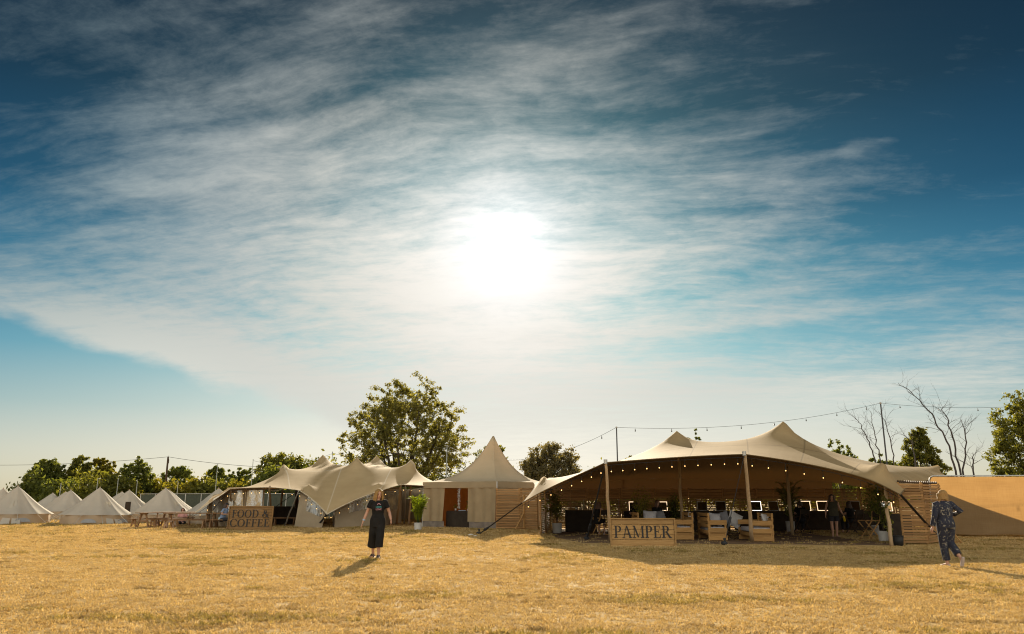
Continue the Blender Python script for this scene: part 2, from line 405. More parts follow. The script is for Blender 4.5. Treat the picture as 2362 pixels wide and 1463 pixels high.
# ------------------------------------------------------------------ ground and dry grass
def ground_colour(n, co):
    big = n.noise(co, .11, 4, .55); mid = n.noise(co, .8, 5, .6); fine = n.noise(co, 9.0, 5, .7)
    c = n.ramp(mid*.45 + fine*.55, [(.30, (.20, .125, .05)), (.44, (.43, .29, .115)), (.56, (.55, .385, .17)), (.70, (.68, .52, .27))])
    green = n.smooth(big*.55 + n.noise(co, .45, 3)*.45, .56, .72)
    c = n.mix(green*.55, c, n.mix(1.0, c, (.52, .66, .40), 'MULTIPLY'))
    return c, fine
def ground_mat():
    m, n, b = newmat('dry_turf')
    co = E(n, n.node('ShaderNodeTexCoord').outputs['Object'])
    c, fine = ground_colour(n, co); n.put(b.inputs['Base Color'], c)
    b.inputs['Roughness'].default_value = .95; b.inputs['Specular IOR Level'].default_value = .05
    bn = n.node('ShaderNodeBump'); bn.inputs['Strength'].default_value = .8; bn.inputs['Distance'].default_value = .05
    n.put(bn.inputs['Height'], n.noise(co, 12, 6, .75)); n.put(b.inputs['Normal'], E(n, bn.outputs[0])); return m
m_ = MB(); m_.add([(-1500, -400, 0), (1500, -400, 0), (1500, 2200, 0), (-1500, 2200, 0)], [(0, 1, 2, 3)])
tag(m_.build('ground', ground_mat()), 'dry straw coloured grass field', None, kind='structure')
def straw_mat(name, stops):
    m, n, b = newmat(name); t = m.node_tree
    info = n.node('ShaderNodeObjectInfo'); geo = n.node('ShaderNodeNewGeometry')
    f = E(n, geo.outputs['Random Per Island'])*.45 + E(n, info.outputs['Random'])*.55
    c = n.ramp(f, stops); n.put(b.inputs['Base Color'], c); b.inputs['Roughness'].default_value = .8; b.inputs['Specular IOR Level'].default_value = .1
    tr = n.node('ShaderNodeBsdfTranslucent'); n.put(tr.inputs[0], n.mix(1.0, c, (1.0, .86, .55), 'MULTIPLY'))
    mx = n.node('ShaderNodeMixShader'); mx.inputs[0].default_value = .4
    t.links.new(b.outputs[0], mx.inputs[1]); t.links.new(tr.outputs[0], mx.inputs[2]); t.links.new(mx.outputs[0], t.nodes['Material Output'].inputs[0]); return m
STRAW = straw_mat('straw', [(0, (.38, .265, .105)), (.35, (.60, .445, .195)), (.7, (.72, .56, .28)), (1, (.86, .74, .47))])
STRAWD = straw_mat('straw_dull', [(0, (.22, .155, .065)), (.5, (.44, .32, .14)), (1, (.60, .46, .22))])
STRAWG = straw_mat('straw_green', [(0, (.22, .18, .055)), (.5, (.38, .30, .10)), (1, (.52, .40, .16))])
def tuft(name, mat, nb, rad, h0, h1, seed, lay=.5):
    rg = random.Random(seed); V = []; F = []
    for _ in range(nb):
        a = rg.uniform(0, 6.283); r = rad*math.sqrt(rg.random()); x, y = r*math.cos(a), r*math.sin(a)
        h = rg.uniform(h0, h1)*.82; w = rg.uniform(.005, .011); t = rg.uniform(0, 6.283); l = h*rg.uniform(.2, 1.6)*lay*2
        dx, dy = math.cos(t), math.sin(t); sx, sy = -dy*w, dx*w; b = len(V)
        V += [(x-sx, y-sy, -.005), (x+sx, y+sy, -.005), (x+dx*l*.35+sx*.8, y+dy*l*.35+sy*.8, h*.65), (x+dx*l*.35-sx*.8, y+dy*l*.35-sy*.8, h*.65),
              (x+dx*l+sx*.2, y+dy*l+sy*.2, h), (x+dx*l-sx*.2, y+dy*l-sy*.2, h*.98)]
        F += [(b, b+1, b+2, b+3), (b+3, b+2, b+4, b+5)]
    return bpy.data.objects.new(name, quads_mesh(name, V, F, mat))
def build_grass():
    rg = np.random.default_rng(5)
    P = []
    for y0, y1, dens in ((8.2, 13, 120), (13, 20, 85), (20, 30, 52), (30, 46, 28), (46, 66, 12)):
        w = y1*.70+1.5; cnt = int((y1-y0)*2*w*dens)
        p = np.stack([rg.uniform(-w, w, cnt), rg.uniform(y0, y1, cnt)], 1)
        P.append(p[np.abs(p[:, 0]) < p[:, 1]*.70+1.5])
    P = np.concatenate(P); N = len(P)
    def under(p):                      # worn bare under the open tent
        return (p[:, 0] > 1.6) & (p[:, 0] < 12.6) & (p[:, 1] > 25.6) & (p[:, 1] < 41)
    k = under(P); P = P[~(k & (rg.random(N) < .93))]; N = len(P)
    nz = np.array([mnoise.fractal(Vector((x*.35, y*.6, 0)), 1.0, 2.0, 3) for x, y in P])
    nz2 = np.array([mnoise.noise(Vector((x*1.7, y*2.6, 5))) for x, y in P])
    idx = np.where(nz2 + nz*.4 > .42, 2+rg.integers(0, 2, N), rg.integers(0, 2, N))
    gr = (nz > .38) & (rg.random(N) < .28); idx[gr] = 4
    sc = rg.uniform(.75, 1.2, N)*np.clip(1+nz*.3, .6, 1.3)*np.clip(P[:, 1]/24, .85, 1.9)
    me = bpy.data.meshes.new('dry_grass'); me.vertices.add(N)
    me.vertices.foreach_set('co', np.concatenate([P, np.zeros((N, 1))], 1).astype(np.float32).ravel())
    for nm, ty, arr in (('idx', 'INT', idx.astype(np.int32)), ('sc', 'FLOAT', sc.astype(np.float32)), ('rz', 'FLOAT', rg.uniform(0, 6.283, N).astype(np.float32))):
        at_ = me.attributes.new(nm, ty, 'POINT'); at_.data.foreach_set('value', arr)
    o = link('dry_grass', me); tag(o, 'short dry golden grass blades covering the field', None, kind='stuff')
    g = bpy.data.node_groups.new('grass_scatter', 'GeometryNodeTree'); g.is_modifier = True
    g.interface.new_socket('Geometry', in_out='INPUT', socket_type='NodeSocketGeometry'); g.interface.new_socket('Geometry', in_out='OUTPUT', socket_type='NodeSocketGeometry')
    nd = g.nodes.new; L = g.links.new
    gi, go = nd('NodeGroupInput'), nd('NodeGroupOutput'); iop = nd('GeometryNodeInstanceOnPoints'); jn = nd('GeometryNodeJoinGeometry')
    srcs = [tuft('t0', STRAW, 16, .10, .02, .055, 1), tuft('t1', STRAW, 18, .12, .015, .045, 2, .9), tuft('t2', STRAWD, 16, .10, .02, .06, 3), tuft('t3', STRAWD, 14, .12, .02, .05, 4, .9), tuft('t4', STRAWG, 18, .10, .03, .07, 5, .4)]
    for s in reversed(srcs):
        oi = nd('GeometryNodeObjectInfo'); oi.inputs['Object'].default_value = s
        g2 = nd('GeometryNodeGeometryToInstance'); L(oi.outputs['Geometry'], g2.inputs[0]); L(g2.outputs[0], jn.inputs[0])
    def attr(nm, ty):
        a = nd('GeometryNodeInputNamedAttribute'); a.data_type = ty; a.inputs[0].default_value = nm; return a.outputs[0]
    L(gi.outputs[0], iop.inputs['Points']); L(jn.outputs[0], iop.inputs['Instance']); iop.inputs['Pick Instance'].default_value = True
    L(attr('idx', 'INT'), iop.inputs['Instance Index']); L(attr('sc', 'FLOAT'), iop.inputs['Scale'])
    cx = nd('ShaderNodeCombineXYZ'); L(attr('rz', 'FLOAT'), cx.inputs[2]); L(cx.outputs[0], iop.inputs['Rotation'])
    L(iop.outputs[0], go.inputs[0])
    md = o.modifiers.new('scatter', 'NODES'); md.node_group = g
build_grass()
# ------------------------------------------------------------------ tensioned membranes
def membrane(nu, nv, fixed, q_edge=6.0, q=1.0, qu=1.0, ridge=()):
    """force-density net: fixed {(i,j): point}; free nodes settle between them"""
    N = nu*nv; A = np.zeros((N, N)); idx = lambda i, j: i*nv+j
    def tie(a, b, w):
        A[a, a] += w; A[b, b] += w; A[a, b] -= w; A[b, a] -= w
    for i in range(nu):
        for j in range(nv):
            if i+1 < nu: tie(idx(i, j), idx(i+1, j), q_edge if j in (0, nv-1) else q*qu)
            if j+1 < nv: tie(idx(i, j), idx(i, j+1), q_edge if i in (0, nu-1) else q)
    for (i0, j0), (i1, j1), w in ridge:                             # webbing sewn from peak to peak
        k = max(abs(i1-i0), abs(j1-j0)); pth = [(round(i0+(i1-i0)*t/k), round(j0+(j1-j0)*t/k)) for t in range(k+1)]
        for a, b in zip(pth, pth[1:]): tie(idx(*a), idx(*b), w)
    fx = {idx(i, j): Vector(p) for (i, j), p in fixed.items()}
    fi = np.array(sorted(fx)); fr = np.array([k for k in range(N) if k not in fx])
    Pf = np.array([fx[k][:] for k in fi])
    X = np.zeros((N, 3)); X[fi] = Pf
    X[fr] = np.linalg.solve(A[np.ix_(fr, fr)], -A[np.ix_(fr, fi)] @ Pf)
    return X.reshape(nu, nv, 3)
def membrane_obj(name, X, mat, parent, thick=.012):
    nu, nv = X.shape[:2]
    F = [(i*nv+j, (i+1)*nv+j, (i+1)*nv+j+1, i*nv+j+1) for i in range(nu-1) for j in range(nv-1)]
    me = quads_mesh(name, X.reshape(-1, 3), F, mat, True)
    uv = me.uv_layers.new(name='UVMap'); li = np.zeros(len(me.loops), np.int32); me.loops.foreach_get('vertex_index', li)
    uv.data.foreach_set('uv', np.stack([(li//nv)/(nu-1), (li % nv)/(nv-1)], 1).astype(np.float32).ravel())
    return link(name, me, parent, True)
def rope(p, q, sag, n=14):
    p, q = Vector(p), Vector(q)
    return [p.lerp(q, i/n)+Vector((0, 0, -4*sag*(i/n)*(1-i/n))) for i in range(n+1)]
def pole(parent, top, base, r=.045, mat=None, name='pole', wob=.02, seed=0):
    rg = random.Random(seed); top, base = Vector(top), Vector(base)
    pts = [base.lerp(top, k/7)+Vector((rg.uniform(-wob, wob), rg.uniform(-wob, wob), 0))*(0 if k in (0, 7) else 1) for k in range(8)]
    m = MB().loft(pts, [r*(1.12-.035*k) for k in range(8)], 10)
    return m.build(name, mat or POLEW, parent, True, True)
def strap(parent, top, foot, w=.05, ratchet=True):
    top, foot = Vector(top), Vector(foot)
    s = MB().bar(top, foot, w, .012).build('strap', STRAP, parent, True)
    if ratchet:
        m = MB(); d = (foot-top).normalized(); c = foot-d*.75
        m.bar(c-d*.16, c+d*.16, .085, .07); m.bar(c+d*.10+Vector((0, 0, .05)), c+d*.28+Vector((0, 0, .07)), .07, .02)
        s2 = m.build('ratchet', STRAP, parent, True); bevel(s2, .012)
        m = MB(); m.loft([foot+Vector((0, 0, -.12)), foot+Vector((.02, .03, .18))], .022, 8); m.ball(foot+Vector((.02, .03, .18)), .045, 8, 5)
        m.ball(foot+Vector((0, 0, .05)), (.11, .11, .07), 9, 6)
        m.build('ground_stake', STRAP, parent, True, True)
    return s
def festoon(parent_or_none, pts, bulbs, name, label, cat, group=None, mat=BULB, drop=.10, r=.016):
    """a string of lamps: cable with hanging bulbs"""
    t = thing(name, label, cat, pts[0], 0, group)
    m = MB(); m.loft(pts, .009, 5); m.build('cable', CABLE, t, True)
    sock = bulb = None
    for p in bulbs:
        p = Vector(p)
        if sock is None:
            sock = MB().loft([(0, 0, 0), (0, 0, -drop+.02)], .006, 5).loft([(0, 0, -drop+.03), (0, 0, -drop-.03)], .019, 8).mesh('lamp_holder', CABLE)
            bulb = MB().ball((0, 0, -drop-.03-r*1.1), (r, r, r*1.3), 10, 7).mesh('bulb', mat, True)
        h = link('lamp_holder', sock, t); h.location = p-Vector(pts[0])
        b = link('bulb', bulb, h)
    return t
def along(pts, k):
    """k points spaced evenly along a polyline"""
    pts = [Vector(p) for p in pts]; L = [0]
    for a, b in zip(pts, pts[1:]): L.append(L[-1]+(b-a).length)
    out = []
    for i in range(k):
        s = L[-1]*(i+.5)/k; j = max(q for q in range(len(L)) if L[q] <= s+1e-9); j = min(j, len(pts)-2)
        out.append(pts[j].lerp(pts[j+1], (s-L[j])/max(1e-9, L[j+1]-L[j])))
    return out

# ------------------------------------------------------------------ the open beauty tent on the right
def V3_(x, y, z): return Matrix.Diagonal((x, y, z))
def build_pamper_tent():
    t = thing('stretch_tent', 'open fronted tan stretch tent with two tall peaks, beside the brown mesh fence', 'tent', (7, 33, 0))
    FL = at(1205, 1160, 30.5); KL = at(1255, 1099, 31.5); P1 = at(1397, 1067, 26.5); P2 = at(1717, 1048, 26.4)
    FR = at(2077, 1141, 24.5); KR = at(2034, 1067, 25.9); RS = at(2163, 1073, 41.5); BR = Vector((29.5, 48.0, .7))
    PL = at(1561, 994, 33); PR = at(1806, 972, 33); BL = Vector((1.7, 40.6, 2.25))
    nu, nv = 73, 45
    fx = {(0, 0): FL, (4, 3): KL, (17, 0): P1, (40, 0): P2, (72, 0): FR, (66, 3): KR, (66, 26): RS, (72, 14): at(2124, 1114, 33), (72, 28): at(2200, 1099, 38.5), (72, 44): BR, (0, 44): BL, (0, 20): Vector((.95, 35.5, 2.15)),
          (22, 44): Vector((5.2, 41.2, 2.35)), (44, 44): Vector((9.9, 41.4, 2.4)), (60, 44): Vector((17.5, 43.6, 2.3))}
    for (i, j), p in (((26, 19), PL), ((48, 19), PR)):
        fx[(i, j)] = p
        for di, dj in ((1, 0), (-1, 0), (0, 1), (0, -1)):
            fx[(i+di, j+dj)] = p+Vector((di*.13, dj*.13, -.10))
    for (i, j), p in (((66, 3), KR), ((4, 3), KL), ((66, 26), RS)):
        for di, dj in ((1, 0), (-1, 0), (0, 1), (0, -1)): fx[(i+di, j+dj)] = p+Vector((di*.12, dj*.12, -.075))
    X = membrane(nu, nv, fx, 40.0, ridge=[((26, 19+d), (48, 19+d), 4.0) for d in (-2, 0, 2)]+[((66, 3), (66, 26), 3.0), ((48, 19), (66, 3), 3.0), ((26, 19), (4, 3), 2.0)])
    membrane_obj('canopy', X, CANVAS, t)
    m = MB(); m.loft([tuple(X[i, 0]) for i in range(nu)], .016, 6); m.loft([tuple(X[nu-1, j]) for j in range(nv)], .016, 6); m.loft([tuple(X[0, j]) for j in range(nv)], .016, 6)
    m.build('edge_rope', CANVAS, t, True)
    pole(t, P1+Vector((0, .02, .06)), gnd(1408, 1251), .052, seed=1); pole(t, P2+Vector((.02, .02, .06)), gnd(1735, 1251), .062, seed=2)
    pole(t, KR+Vector((0, 0, -.14)), V3_(1, 1, 0) @ at(2056, 1252, 25.6), .055, seed=3); pole(t, KL+Vector((0, 0, -.12)), gnd(1261, 1230), .040, seed=4)
    pole(t, PL+Vector((0, 0, -.10)), Vector((PL.x+.1, 33.2, 0)), .065, seed=5)
    pole(t, PR+Vector((0, 0, -.10)), Vector((PR.x+.1, 33.2, 0)), .065, seed=6)
    pole(t, RS+Vector((0, 0, -.14)), Vector((RS.x+.2, 41.6, 0)), .05, seed=7)
    for p in (P1, P2):                                              # iron caps lashed to the front poles
        MB().loft([p+Vector((0, .02, -.04)), p+Vector((0, .02, .10))], .062, 10).build('pole_cap', STEEL, t, True)
    strap(t, P1, gnd(1353, 1245)); strap(t, P2, gnd(1671, 1257)); strap(t, FR, gnd(2176, 1252), .085); strap(t, FL, gnd(1104, 1233), .07)
    # canvas fall between the roof and the slatted wall at the back
    rows = [[tuple(X[i, nv-1]) for i in range(0, 61, 2)], [(X[i, nv-1][0], X[i, nv-1][1]+.02, X[i, nv-1][2]-.95) for i in range(0, 61, 2)]]
    MB().sheet(rows).build('back_fall', CANVAS, t, True, True)
    # lamps slung under the front rim
    rim = [Vector(X[i, 0])+Vector((0, .06, -.10)) for i in range(nu)]
    festoon(None, rim[:18], along(rim[:18], 8), 'festoon_lights', 'string of lit bulbs hanging from the low left rim of the beauty tent', 'festoon', 'festoon lights on the beauty tent', drop=.13)
    festoon(None, rim[17:41], along(rim[17:41], 11), 'festoon_lights', 'string of lit bulbs under the tent rim between the two tall front poles', 'festoon', 'festoon lights on the beauty tent', drop=.16)
    festoon(None, rim[40:], along(rim[40:], 9), 'festoon_lights', 'string of lit bulbs under the long sloping rim right of the centre pole', 'festoon', 'festoon lights on the beauty tent', drop=.20)
    return X
build_pamper_tent()

# ------------------------------------------------------------------ the food tent on the left
def canvas_wall(parent, p, q, zt0, zt1, name='canvas_wall', mat=FOODW, win=None, rows=(.0, 1.0), wav=.03, skew=0.0, seed=0):
    """hanging wall between two ground points; win = (u0, u1, v0, v1) leaves an opening holding a clear pane"""
    p, q = Vector(p), Vector(q); rg = random.Random(seed); nrm = (q-p).cross(Vector((0, 0, 1))).normalized(); ph = rg.uniform(0, 6)
    def P(u, v):
        b = p.lerp(q, u); zt = zt0+(zt1-zt0)*u
        return b + Vector((0, 0, zt*v)) + nrm*(wav*math.sin(u*(q-p).length*5.5+ph)*(1-.5*v)+wav*.6*math.sin(u*13+ph*2+v*2)) + (q-p).normalized()*skew*(1-v)
    U = sorted(set([k/16 for k in range(17)] + ([win[0], win[1]] if win else []))); Vv = sorted(set([k/8 for k in range(9)] + ([win[2], win[3]] if win else [])))
    m = MB(); g = MB()
    for i in range(len(U)-1):
        for j in range(len(Vv)-1):
            uc, vc = (U[i]+U[i+1])/2, (Vv[j]+Vv[j+1])/2
            tgt = g if win and win[0] < uc < win[1] and win[2] < vc < win[3] else m
            tgt.add([P(U[i], Vv[j]), P(U[i+1], Vv[j]), P(U[i+1], Vv[j+1]), P(U[i], Vv[j+1])], [(0, 1, 2, 3)])
    w = m.build(name, mat, parent, True, True)
    if win:
        o = link('clear_window', g.mesh('clear_window', FILM, True), w)
    return w
def build_food_tent():
    t = thing('stretch_tent', 'sand coloured stretch tent with five peaks and clear film windows behind the FOOD & COFFEE sign', 'tent', (-8, 44, 0))
    FL = at(436, 1193, 40.5); PL = at(532, 1127, 40.5); P2 = at(622, 1124, 40.5); P3 = at(690, 1131, 40.6); LOW = at(754, 1187, 39.6)
    K1 = at(713, 1117, 41.6); K2 = at(873, 1114, 41.5); P4 = at(925, 1118, 40.6); E = at(978, 1121, 41.5)
    A = at(655, 1071, 45.5); B = at(745, 1049, 50); C = at(823, 1055, 44.8); D = at(869, 1051, 50); G = at(948, 1060, 45.0)
    nu, nv = 77, 45
    # u runs along the front from the low left corner to the pagoda
    fx = {(0, 0): FL, (14, 0): PL, (24, 0): P2, (33, 0): P3, (46, 0): LOW, (68, 0): P4, (76, 0): E, (37, 3): K1, (59, 4): K2,
          (0, 22): at(495, 1136, 48), (0, 44): Vector((-21.0, 55.5, 1.6)), (24, 44): Vector((-15.5, 56, 2.2)), (48, 44): Vector((-9.5, 56, 2.2)), (76, 44): Vector((-4.0, 55, 2.0)), (76, 22): Vector((-4.1, 47.0, 2.25))}
    for (i, j), p in (((30, 15), A), ((36, 28), B), ((50, 13), C), ((54, 28), D), ((66, 15), G)):
        fx[(i, j)] = p
        for di, dj in ((1, 0), (-1, 0), (0, 1), (0, -1)): fx[(i+di, j+dj)] = p+Vector((di*.24, dj*.24, -.24))
    for (i, j), p in (((37, 3), K1), ((59, 4), K2)):
        for di, dj in ((1, 0), (-1, 0), (0, 1), (0, -1)): fx[(i+di, j+dj)] = p+Vector((di*.2, dj*.2, -.10))
    X = membrane(nu, nv, fx, 40.0, ridge=[((30, 15), (36, 28), 1.2), ((36, 28), (54, 28), 1.5), ((36, 28), (50, 13), 1.2), ((30, 15), (50, 13), 1.2), ((50, 13), (54, 28), 1.2), ((50, 13), (66, 15), 1.6), ((54, 28), (66, 15), 1.2), ((30, 15), (14, 0), 4.0), ((30, 15), (24, 0), 1.5), ((66, 15), (76, 0), 1.0)])
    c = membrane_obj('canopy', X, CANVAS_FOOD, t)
    m = MB(); m.loft([tuple(X[i, 0]) for i in range(nu)], .018, 6); m.build('edge_rope', CANVAS_FOOD, t, True)
    pole(t, PL+Vector((0, .02, .03)), gnd(535, 1212), .045, seed=11); pole(t, P2+Vector((0, .02, .03)), gnd(625, 1212), .055, seed=12); pole(t, P3, gnd(656, 1215), .035, STEEL, seed=13)
    pole(t, P4+Vector((0, .02, .03)), gnd(914, 1212), .06, seed=14); pole(t, at(935, 1121, 41), gnd(932, 1210), .035, STEEL, seed=15)
    pole(t, at(770, 1182, 40.4), gnd(770, 1215), .05, WHITEP, seed=16)
    pole(t, at(480, 1166, 41), Vector((at(480, 1166, 41).x, 41, 0)), .045, seed=17)
    for p in (A, B, C, D, G): pole(t, p+Vector((0, 0, -.14)), Vector((p.x, p.y, 0)), .06, seed=int(p.x*10))
    strap(t, LOW, gnd(729, 1218), .11); strap(t, FL, gnd(425, 1203), .05); strap(t, PL, gnd(467, 1206), .05); strap(t, P3, gnd(575, 1212), .04)
    # walls hung inside, some with clear film windows
    yb = 41.9
    def X_(px, Y=yb): return Vector((at(px, 1200, Y).x, Y, 0))
    canvas_wall(t, X_(478, 42.2), X_(518), 1.35, 1.95, win=(.25, .95, .42, .95), seed=1)
    canvas_wall(t, X_(518), X_(561), 2.0, 2.05, win=(.12, .90, .38, .92), seed=2)
    canvas_wall(t, X_(562), X_(606), 2.05, 2.05, win=(.08, .90, .38, .92), seed=3)
    canvas_wall(t, X_(690, 40.9), X_(752, 40.3), 1.95, .95, win=(.30, .92, .52, .97), skew=-.25, seed=4)
    canvas_wall(t, X_(772, 41.0), X_(873, 42.2), 1.0, 2.0, win=(.30, .92, .55, .93), seed=5)
    canvas_wall(t, X_(873, 42.4), X_(925, 47.5), 2.05, 2.1, win=(.1, .9, .4, .9), seed=6, mat=FOODW)
    canvas_wall(t, Vector((-20.5, 55.6, 0)), Vector((-17.5, 55.9, 0)), 1.5, 2.1, seed=7)
    canvas_wall(t, Vector((-12.4, 55.9, 0)), Vector((-4.2, 55.1, 0)), 2.2, 2.0, seed=8, mat=FOODW)
    canvas_wall(t, Vector((-4.15, 54.9, 0)), Vector((-4.15, 47.0, 0)), 2.0, 2.2, seed=9, mat=FOODW)
    # a rolled window blind tied up under the rim
    m = MB(); m.loft(rope(X_(611)+Vector((0, 0, 1.95)), X_(650)+Vector((0, 0, 2.0)), .13), [(.10, .05)]*15, 8); m.build('rolled_blind', FILM, t, True, True)
    m = MB(); m.loft(rope(X_(880, 41.6)+Vector((0, 0, 2.0)), X_(975, 41.6)+Vector((0, 0, 2.0)), .12), .035, 8); m.build('rolled_blind', CREAM, t, True, True)
    rim = [Vector(X[i, 0])+Vector((0, .05, -.10)) for i in range(nu)]
    festoon(None, rim[:15], along(rim[:15], 6), 'festoon_lights', 'string of lit bulbs on the low left wing of the food tent', 'festoon', 'festoon lights on the food tent', drop=.12, r=.016)
    festoon(None, rim[14:47], along(rim[14:47], 14), 'festoon_lights', 'string of lit bulbs under the wavy front rim above the FOOD & COFFEE sign', 'festoon', 'festoon lights on the food tent', drop=.12, r=.016)
    festoon(None, rim[46:], along(rim[46:], 11), 'festoon_lights', 'string of lit bulbs along the rising rim behind the woman in black', 'festoon', 'festoon lights on the food tent', drop=.12, r=.016)
build_food_tent()

# ------------------------------------------------------------------ pagoda between them
def build_pagoda():
    t = thing('pagoda_tent', 'square pagoda tent with one tall swept peak and tied back curtains', 'tent', (-1.2, 42.2, 0))
    N, L, Rr = Vector((-.74, 39.3, 0)), Vector((-4.62, 41.6, 0)), Vector((1.95, 43.0, 0)); Fa = L+Rr-N
    C = (N+L+Rr+Fa)/4; C.x = at(1138, 1005, C.y).x; top = at(1138, 1007, C.y); ze = 2.28
    cs = [N, Rr, Fa, L]; m = MB(); K = 14
    ring0 = None; rows = []
    for k in range(K+1):
        s = k/K; ze_ = ze+(top.z-ze)*(.16*s + .84*s**2.9); w = 1-s*.985
        row = []
        for a in range(4):
            for e in range(6):
                b = cs[a].lerp(cs[(a+1) % 4], e/6)
                pnt = C.lerp(b, w); 
                sag = math.sin(math.pi*e/6)*.12*(1-s)*s*2
                row.append((pnt.x, pnt.y, ze_-sag))
        row.append(row[0]); rows.append(row)
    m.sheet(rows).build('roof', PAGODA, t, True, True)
    MB().loft([(top.x, C.y, top.z-.28), (top.x, C.y, top.z-.05), (top.x, C.y, top.z+.02)], [.10, .07, .04], 12).build('finial', CURTAIN, t, True, True)
    def side(a, b, nm, z0, z1, mat, u0=0, u1=1, wav=0.0, off=.0, seed=0, slant=0.0):
        d = (b-a); n_ = d.cross(Vector((0, 0, 1))).normalized(); rg = random.Random(seed); rows = []
        for v in range(7):
            vv = v/6; r = []
            for k in range(25):
                uu = u0+(u1-u0)*(k/24)*(1-slant*(1-vv)*.5)
                w = wav*(math.sin(uu*d.length*11+seed)+.7*math.sin(uu*d.length*6.1+seed*2+vv*.8))*(1.5-.8*vv)
                p = a+d*uu+n_*(off+w); r.append((p.x, p.y, z0+(z1-z0)*vv))
            rows.append(r)
        return MB().sheet(rows).build(nm, mat, t, True, True)
    for i, (a, b) in enumerate(((L, N), (N, Rr), (Rr, Fa), (Fa, L))):
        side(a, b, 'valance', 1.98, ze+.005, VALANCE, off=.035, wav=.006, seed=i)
        MB().bar(a+Vector((0, 0, ze-.03)), b+Vector((0, 0, ze-.03)), .05, .05).build('eave_beam', STEEL, t, True)
    for i, p in enumerate((N, L, Rr, Fa)):
        MB().loft([p+Vector((0, 0, 0)), p+Vector((0, 0, ze))], .035, 8).build('leg', STEEL, t, True)
    side(L, N, 'curtain', .33, 1.99, CURTAIN, .01, .30, .035, .0, 1, .12); side(L, N, 'mud_flap', 0, .33, GREYFLAP, .0, .30, .02, .01, 2)
    side(L, N, 'curtain', .33, 1.99, CURTAIN, .62, .99, .03, .0, 3); side(L, N, 'mud_flap', 0, .33, GREYFLAP, .64, 1.0, .02, .01, 4)
    side(N, Rr, 'side_wall', 0, 1.99, CURTAIN, 0, 1, .012, 0, 5)
    side(Rr, Fa, 'liner', 0, 2.0, RUST, 0, 1, .02, 0, 6); side(Fa, L, 'liner', 0, 2.0, RUST, 0, 1, .02, 0, 7)
    # ivy garland hanging in the doorway
    u = .50; a = L.lerp(N, u); rg = random.Random(3); V = []; F = []
    for k in range(160):
        z = rg.uniform(.95, 2.0); c = a+Vector((rg.gauss(0, .035), rg.gauss(.0, .035), z)); dx = Vector((rg.uniform(-1, 1), rg.uniform(-1, 1), rg.uniform(-1, 1))).normalized()*.035; dy = Vector((rg.uniform(-1, 1), rg.uniform(-1, 1), rg.uniform(-1, 1))).normalized()*.03
        b = len(V); V += [c-dx, c+dy, c+dx, c-dy]; F.append((b, b+1, b+2, b+3))
    o = link('garland', quads_mesh('garland', [tuple(v) for v in V], F, WHITEP), None); tag(o, 'pale leafy garland hanging in the doorway of the pagoda tent', 'garland')
    return N, L
PN, PLc = build_pagoda()

# ------------------------------------------------------------------ bell tents in the camping field
def build_bell(seed, R0=2.1, H=2.55, wall=.58, door=-1.2):
    rg = random.Random(seed); t = thing('bell_tent', None, 'tent', (0, 0, 0), 0, 'bell tents in the camping field')
    NS = 12; rows = []; sub = 4; K = 9
    for k in range(K+1):
        s = k/K; r = R0*(1-s)*(1-.10*math.sin(math.pi*s))+.035; z = wall+.06+(H-wall-.06)*s
        row = []
        for g in range(NS*sub):
            f = (g % sub)/sub; a = 2*math.pi*g/(NS*sub); chord = 1-(.095*math.sin(math.pi*f))*(1-s*.6)
            row.append((r*chord*math.cos(a), r*chord*math.sin(a), z+.01*math.sin(a*5+seed)*(1-s)))
        row.append(row[0]); rows.append(row)
    MB().sheet(rows).build('roof', CREAM, t, False, True)
    MB().loft([(0, 0, H-.06), (0, 0, H+.05), (0, 0, H+.09)], [.05, .035, .01], 8).build('peak_cap', CREAM_W, t)
    rw = R0*.93; rows = []
    for k in range(4):
        s = k/3; rows.append([(rw*(1+.02*math.sin(g*.9+k))*math.cos(2*math.pi*g/48), rw*(1+.02*math.sin(g*.9+k))*math.sin(2*math.pi*g/48), (wall+.07)*s) for g in range(49)])
    MB().sheet(rows).build('wall', CREAM_W, t, False, True)
    # half-moon mesh windows low in the wall
    me = None
    for a in (-1.9, -.9, .9, 2.3):
        if me is None:
            m = MB(); pts = [(0.01, .42*math.cos(x), .13+.27*math.sin(x)) for x in [math.pi*i/10 for i in range(11)]]; m.add(pts, [tuple(range(11))]); me = m.mesh('window', MESHWIN)
        o = link('window', me, t); o.location = (rw*1.03*math.cos(a), rw*1.03*math.sin(a), 0); o.rotation_euler = (0, 0, a)
    # door: two overlapped flaps with an A-shaped hood
    m = MB(); a = door; c, s = math.cos(a), math.sin(a); px, py = -s, c
    P = lambda r, w, z: (r*c+w*px, r*s+w*py, z)
    m.add([P(R0*1.04, -.55, 0), P(R0*1.05, -.05, 0), P(R0*.52, -.02, 1.55), P(R0*.50, -.10, 1.6)], [(0, 1, 2, 3)])
    m.add([P(R0*1.05, .05, 0), P(R0*1.04, .55, 0), P(R0*.50, .10, 1.6), P(R0*.52, .02, 1.55)], [(0, 1, 2, 3)])
    m.build('door', CREAM, t, False)
    # vents under the peak, guy ropes to their pegs
    m = MB()
    for a in (-.6, -2.5, .6, 2.5): m.add([(.28*math.cos(a-.25), .28*math.sin(a-.25), H-.42), (.33*math.cos(a), .33*math.sin(a), H-.45), (.28*math.cos(a+.25), .28*math.sin(a+.25), H-.42), (.16*math.cos(a), .16*math.sin(a), H-.22)], [(0, 1, 2, 3)])
    m.build('vent', CREAM_W, t)
    gm = MB().loft([(R0, 0, wall+.05), (R0+.85, 0, .02)], .015, 4).mesh('guy_rope', CREAM)
    for g in range(NS):
        o = link('guy_rope', gm, t); o.rotation_euler = (0, 0, 2*math.pi*g/NS)
    return t
